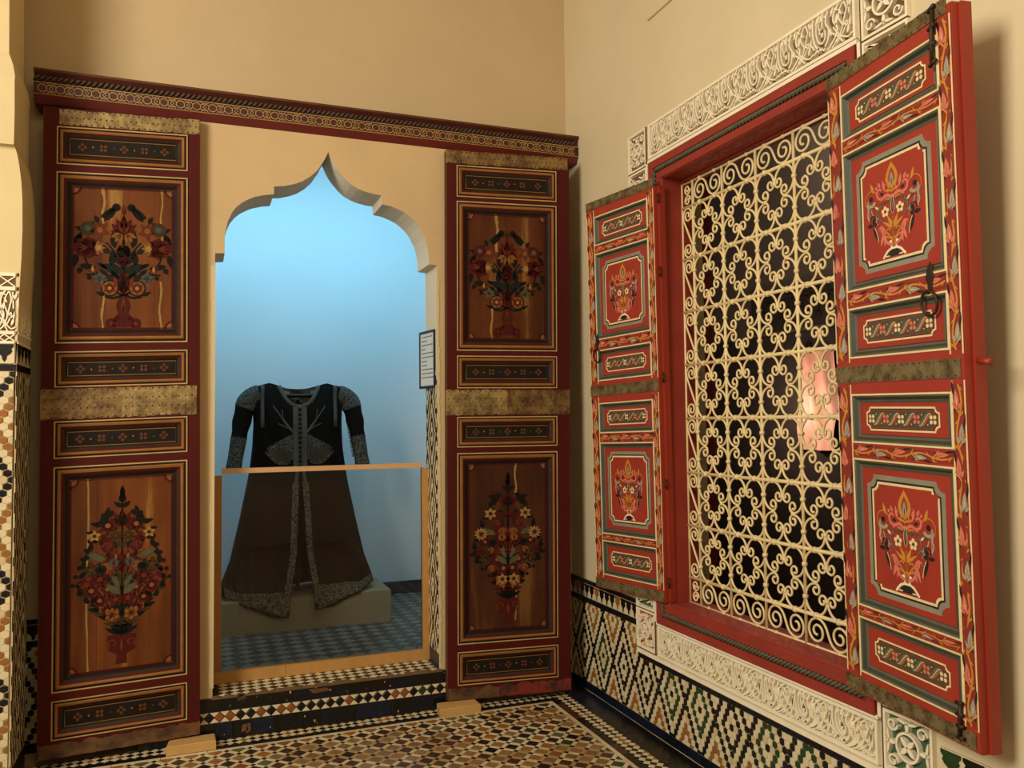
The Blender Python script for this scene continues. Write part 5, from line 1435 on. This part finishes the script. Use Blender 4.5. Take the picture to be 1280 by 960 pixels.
for sx in (-1, 1):
    patch('front_braid', lambda s, t: (sx*(.010+.034*s)+0, 1.612-.385*t), 2, 20, 'braid', .007)
    patch('front_braid', lambda s, t: (sx*(.006+.020*s+.012*t), 1.23-.10*t), 2, 6, 'braid', .008)
    patch('skirt_braid', lambda s, t: (sx*(lerp_tab(GAP, 1.13-(.80 if sx < 0 else .76)*t)+.004+.038*s), 1.13-(.80 if sx < 0 else .76)*t), 3, 30, 'embroidery_hem', .007)
    patch('waist_embroidery', lambda s, t: (sx*(.047+.150*s), (1.440-.085*s)+(1.305+.045*s-(1.440-.085*s))*t), 8, 6, 'embroidery', .006)
    patch('waist_lens', lambda s, t: (sx*(.030+.180*s), 1.300+.05*s+.018*sin(pi*s)*.6+(-.075*sin(pi*min(1, s*.98+.02))**.7)*t), 14, 5, 'olive_silk', .006)
    patch('waist_embroidery', lambda s, t: (sx*(.06+.16*s), 1.262+.07*s-.004-.05*t*sin(pi*(s*.9+.05))), 8, 4, 'embroidery', .0055)
    for (x0, z0), (x1, z1), wd in (((.045, 1.450), (.105, 1.530), .014), ((.105, 1.530), (.165, 1.620), .008), ((.105, 1.53), (.112, 1.60), .007), ((.045, 1.46), (.135, 1.505), .006)):
        patch('couched_cord', lambda s, t: (sx*(x0+(x1-x0)*t+wd*(s-.5)*.7), z0+(z1-z0)*t-wd*(s-.5)*.7), 1, 6, 'braid', .006)
    # embroidered hem corner
    patch('hem_embroidery', lambda s, t: (sx*(.095+.30*s), (hem(sx*(.095+.30*s), True)+.004)+(.155-.105*s)*t), 14, 6, 'embroidery_hem', .007)
    patch('hem_border', lambda s, t: (sx*(.30+.16*s), hem(sx*(.30+.16*s), True)+.004+.05*t), 10, 3, 'embroidery_hem', .006)
q = MB(mat='braid')
for k in range(26):
    z = 1.608-k*.0152; q.tube([(KX-.010, KY+front_y(0, z)-.010, z), (KX+.010, KY+front_y(0, z)-.010, z)], .0055, 6, 'nail_dark' if k % 2 else 'braid')
q.build('button_row', kaf, 'stuff')
q = MB()                                                           # collar band follows the neckline
pts = [(x*.128, 1.614+.138*abs(x)**2.4) for x in [i/12-1 for i in range(25)]]
q.tube([(KX+x, KY+front_y(x, min(z, 1.74))-.004, z) for x, z in pts], .014, 6, 'braid', flat=.4, flat_dir=(0, 1, 0)); q.build('collar_band', kaf, smooth=True)
q = MB()                                                           # lining showing inside the neck
def lin_f(s, t):
    x = (s-.5)*.24; z = 1.60+(neck_top(x, False)-.004-1.60)*t
    return (KX+x, KY+.020+.010*sin(s*9+t*6), z)
q.grid(lin_f, 14, 8, None, lambda s, t: 'lining' if .35+.2*sin(s*6) < t < .72+.12*sin(s*7+1) else 'lining_red'); q.build('neck_lining', kaf, smooth=True)
q = MB(mat='frame_black'); q.tube([(KX, KY+.03, PZ), (KX, KY+.03, 1.66)], .014, 8); q.tube([(KX-.30, KY+.0, 1.69), (KX+.30, KY+.0, 1.69)], .012, 8); q.build('stand', kaf, smooth=True)

# glass barrier
bar_ = thing('glass_barrier', 'wood framed clear glass barrier standing across the arch in front of the robe', 'barrier', (-1.4, .07, ST))
BX0, BX1 = -1.978, -.812
for x0, x1, m_ in ((BX0, -1.934, 'pine_dark'), (-.872, -.846, 'pine')):
    b = MB(mat=m_); b.box((x0, .045, ST), (x1, .085, 1.243)); b.build('post', bar_)
b = MB(mat='pine'); b.box((-.886, .05, ST+.05), (-.872, .082, 1.25)); b.build('bead', bar_)
b = MB(mat='pine'); b.box((-1.978, .040, ST), (-1.62, .088, ST+.056)); b.box((-1.618, .040, ST), (-.846, .088, ST+.056)); b.build('bottom_rail', bar_)
b = MB(mat='pine_rail'); b.box((-1.936, .048, 1.252), (-.886, .082, 1.277)); b.build('top_rail', bar_)
b = MB(mat='glass_pane'); b.box((-1.934, .062, ST+.056), (-.886, .068, 1.252)); b.build('glass_pane', bar_)
# notice hung on the right jamb
nt_ = thing('framed_notice', 'small black framed printed notice hanging on the right jamb of the arch', 'notice', (-.86, .02, 1.69))
n0, n1 = Vector((-.852, -.108, 0)), Vector((-.882, .098, 0))
UN = (n0-n1).normalized(); WN = (n0-n1).length
NB = basis(n1+Vector((0, 0, 1.69)), UN, (0, 0, 1), UN.cross(Vector((0, 0, 1))))
b = MB(NB); b.frame(0, WN, 0, .318, [(0, -.016, 'frame_black'), (0, .004, 'frame_black'), (.014, .004, 'frame_black'), (.014, .0, 'frame_black')]); b.build('frame', nt_)
b = MB(NB, 'paper'); b.box((.012, .012, -.012), (WN-.012, .306, .0005)); b.build('sheet', nt_)
b = MB(NB, 'ink')
for k in range(11):
    v = .285-k*.0225; L_ = random.choice([.15, .12, .16, .08, .14]); u0 = .028
    if k % 4 == 3: L_ = .05
    while u0 < .028+L_:
        wl = random.uniform(.010, .026); b.box((u0, v-.003, .0005), (min(u0+wl, WN-.026), v+.003, .0009)); u0 += wl+.005
b.build('print_lines', nt_, 'stuff')
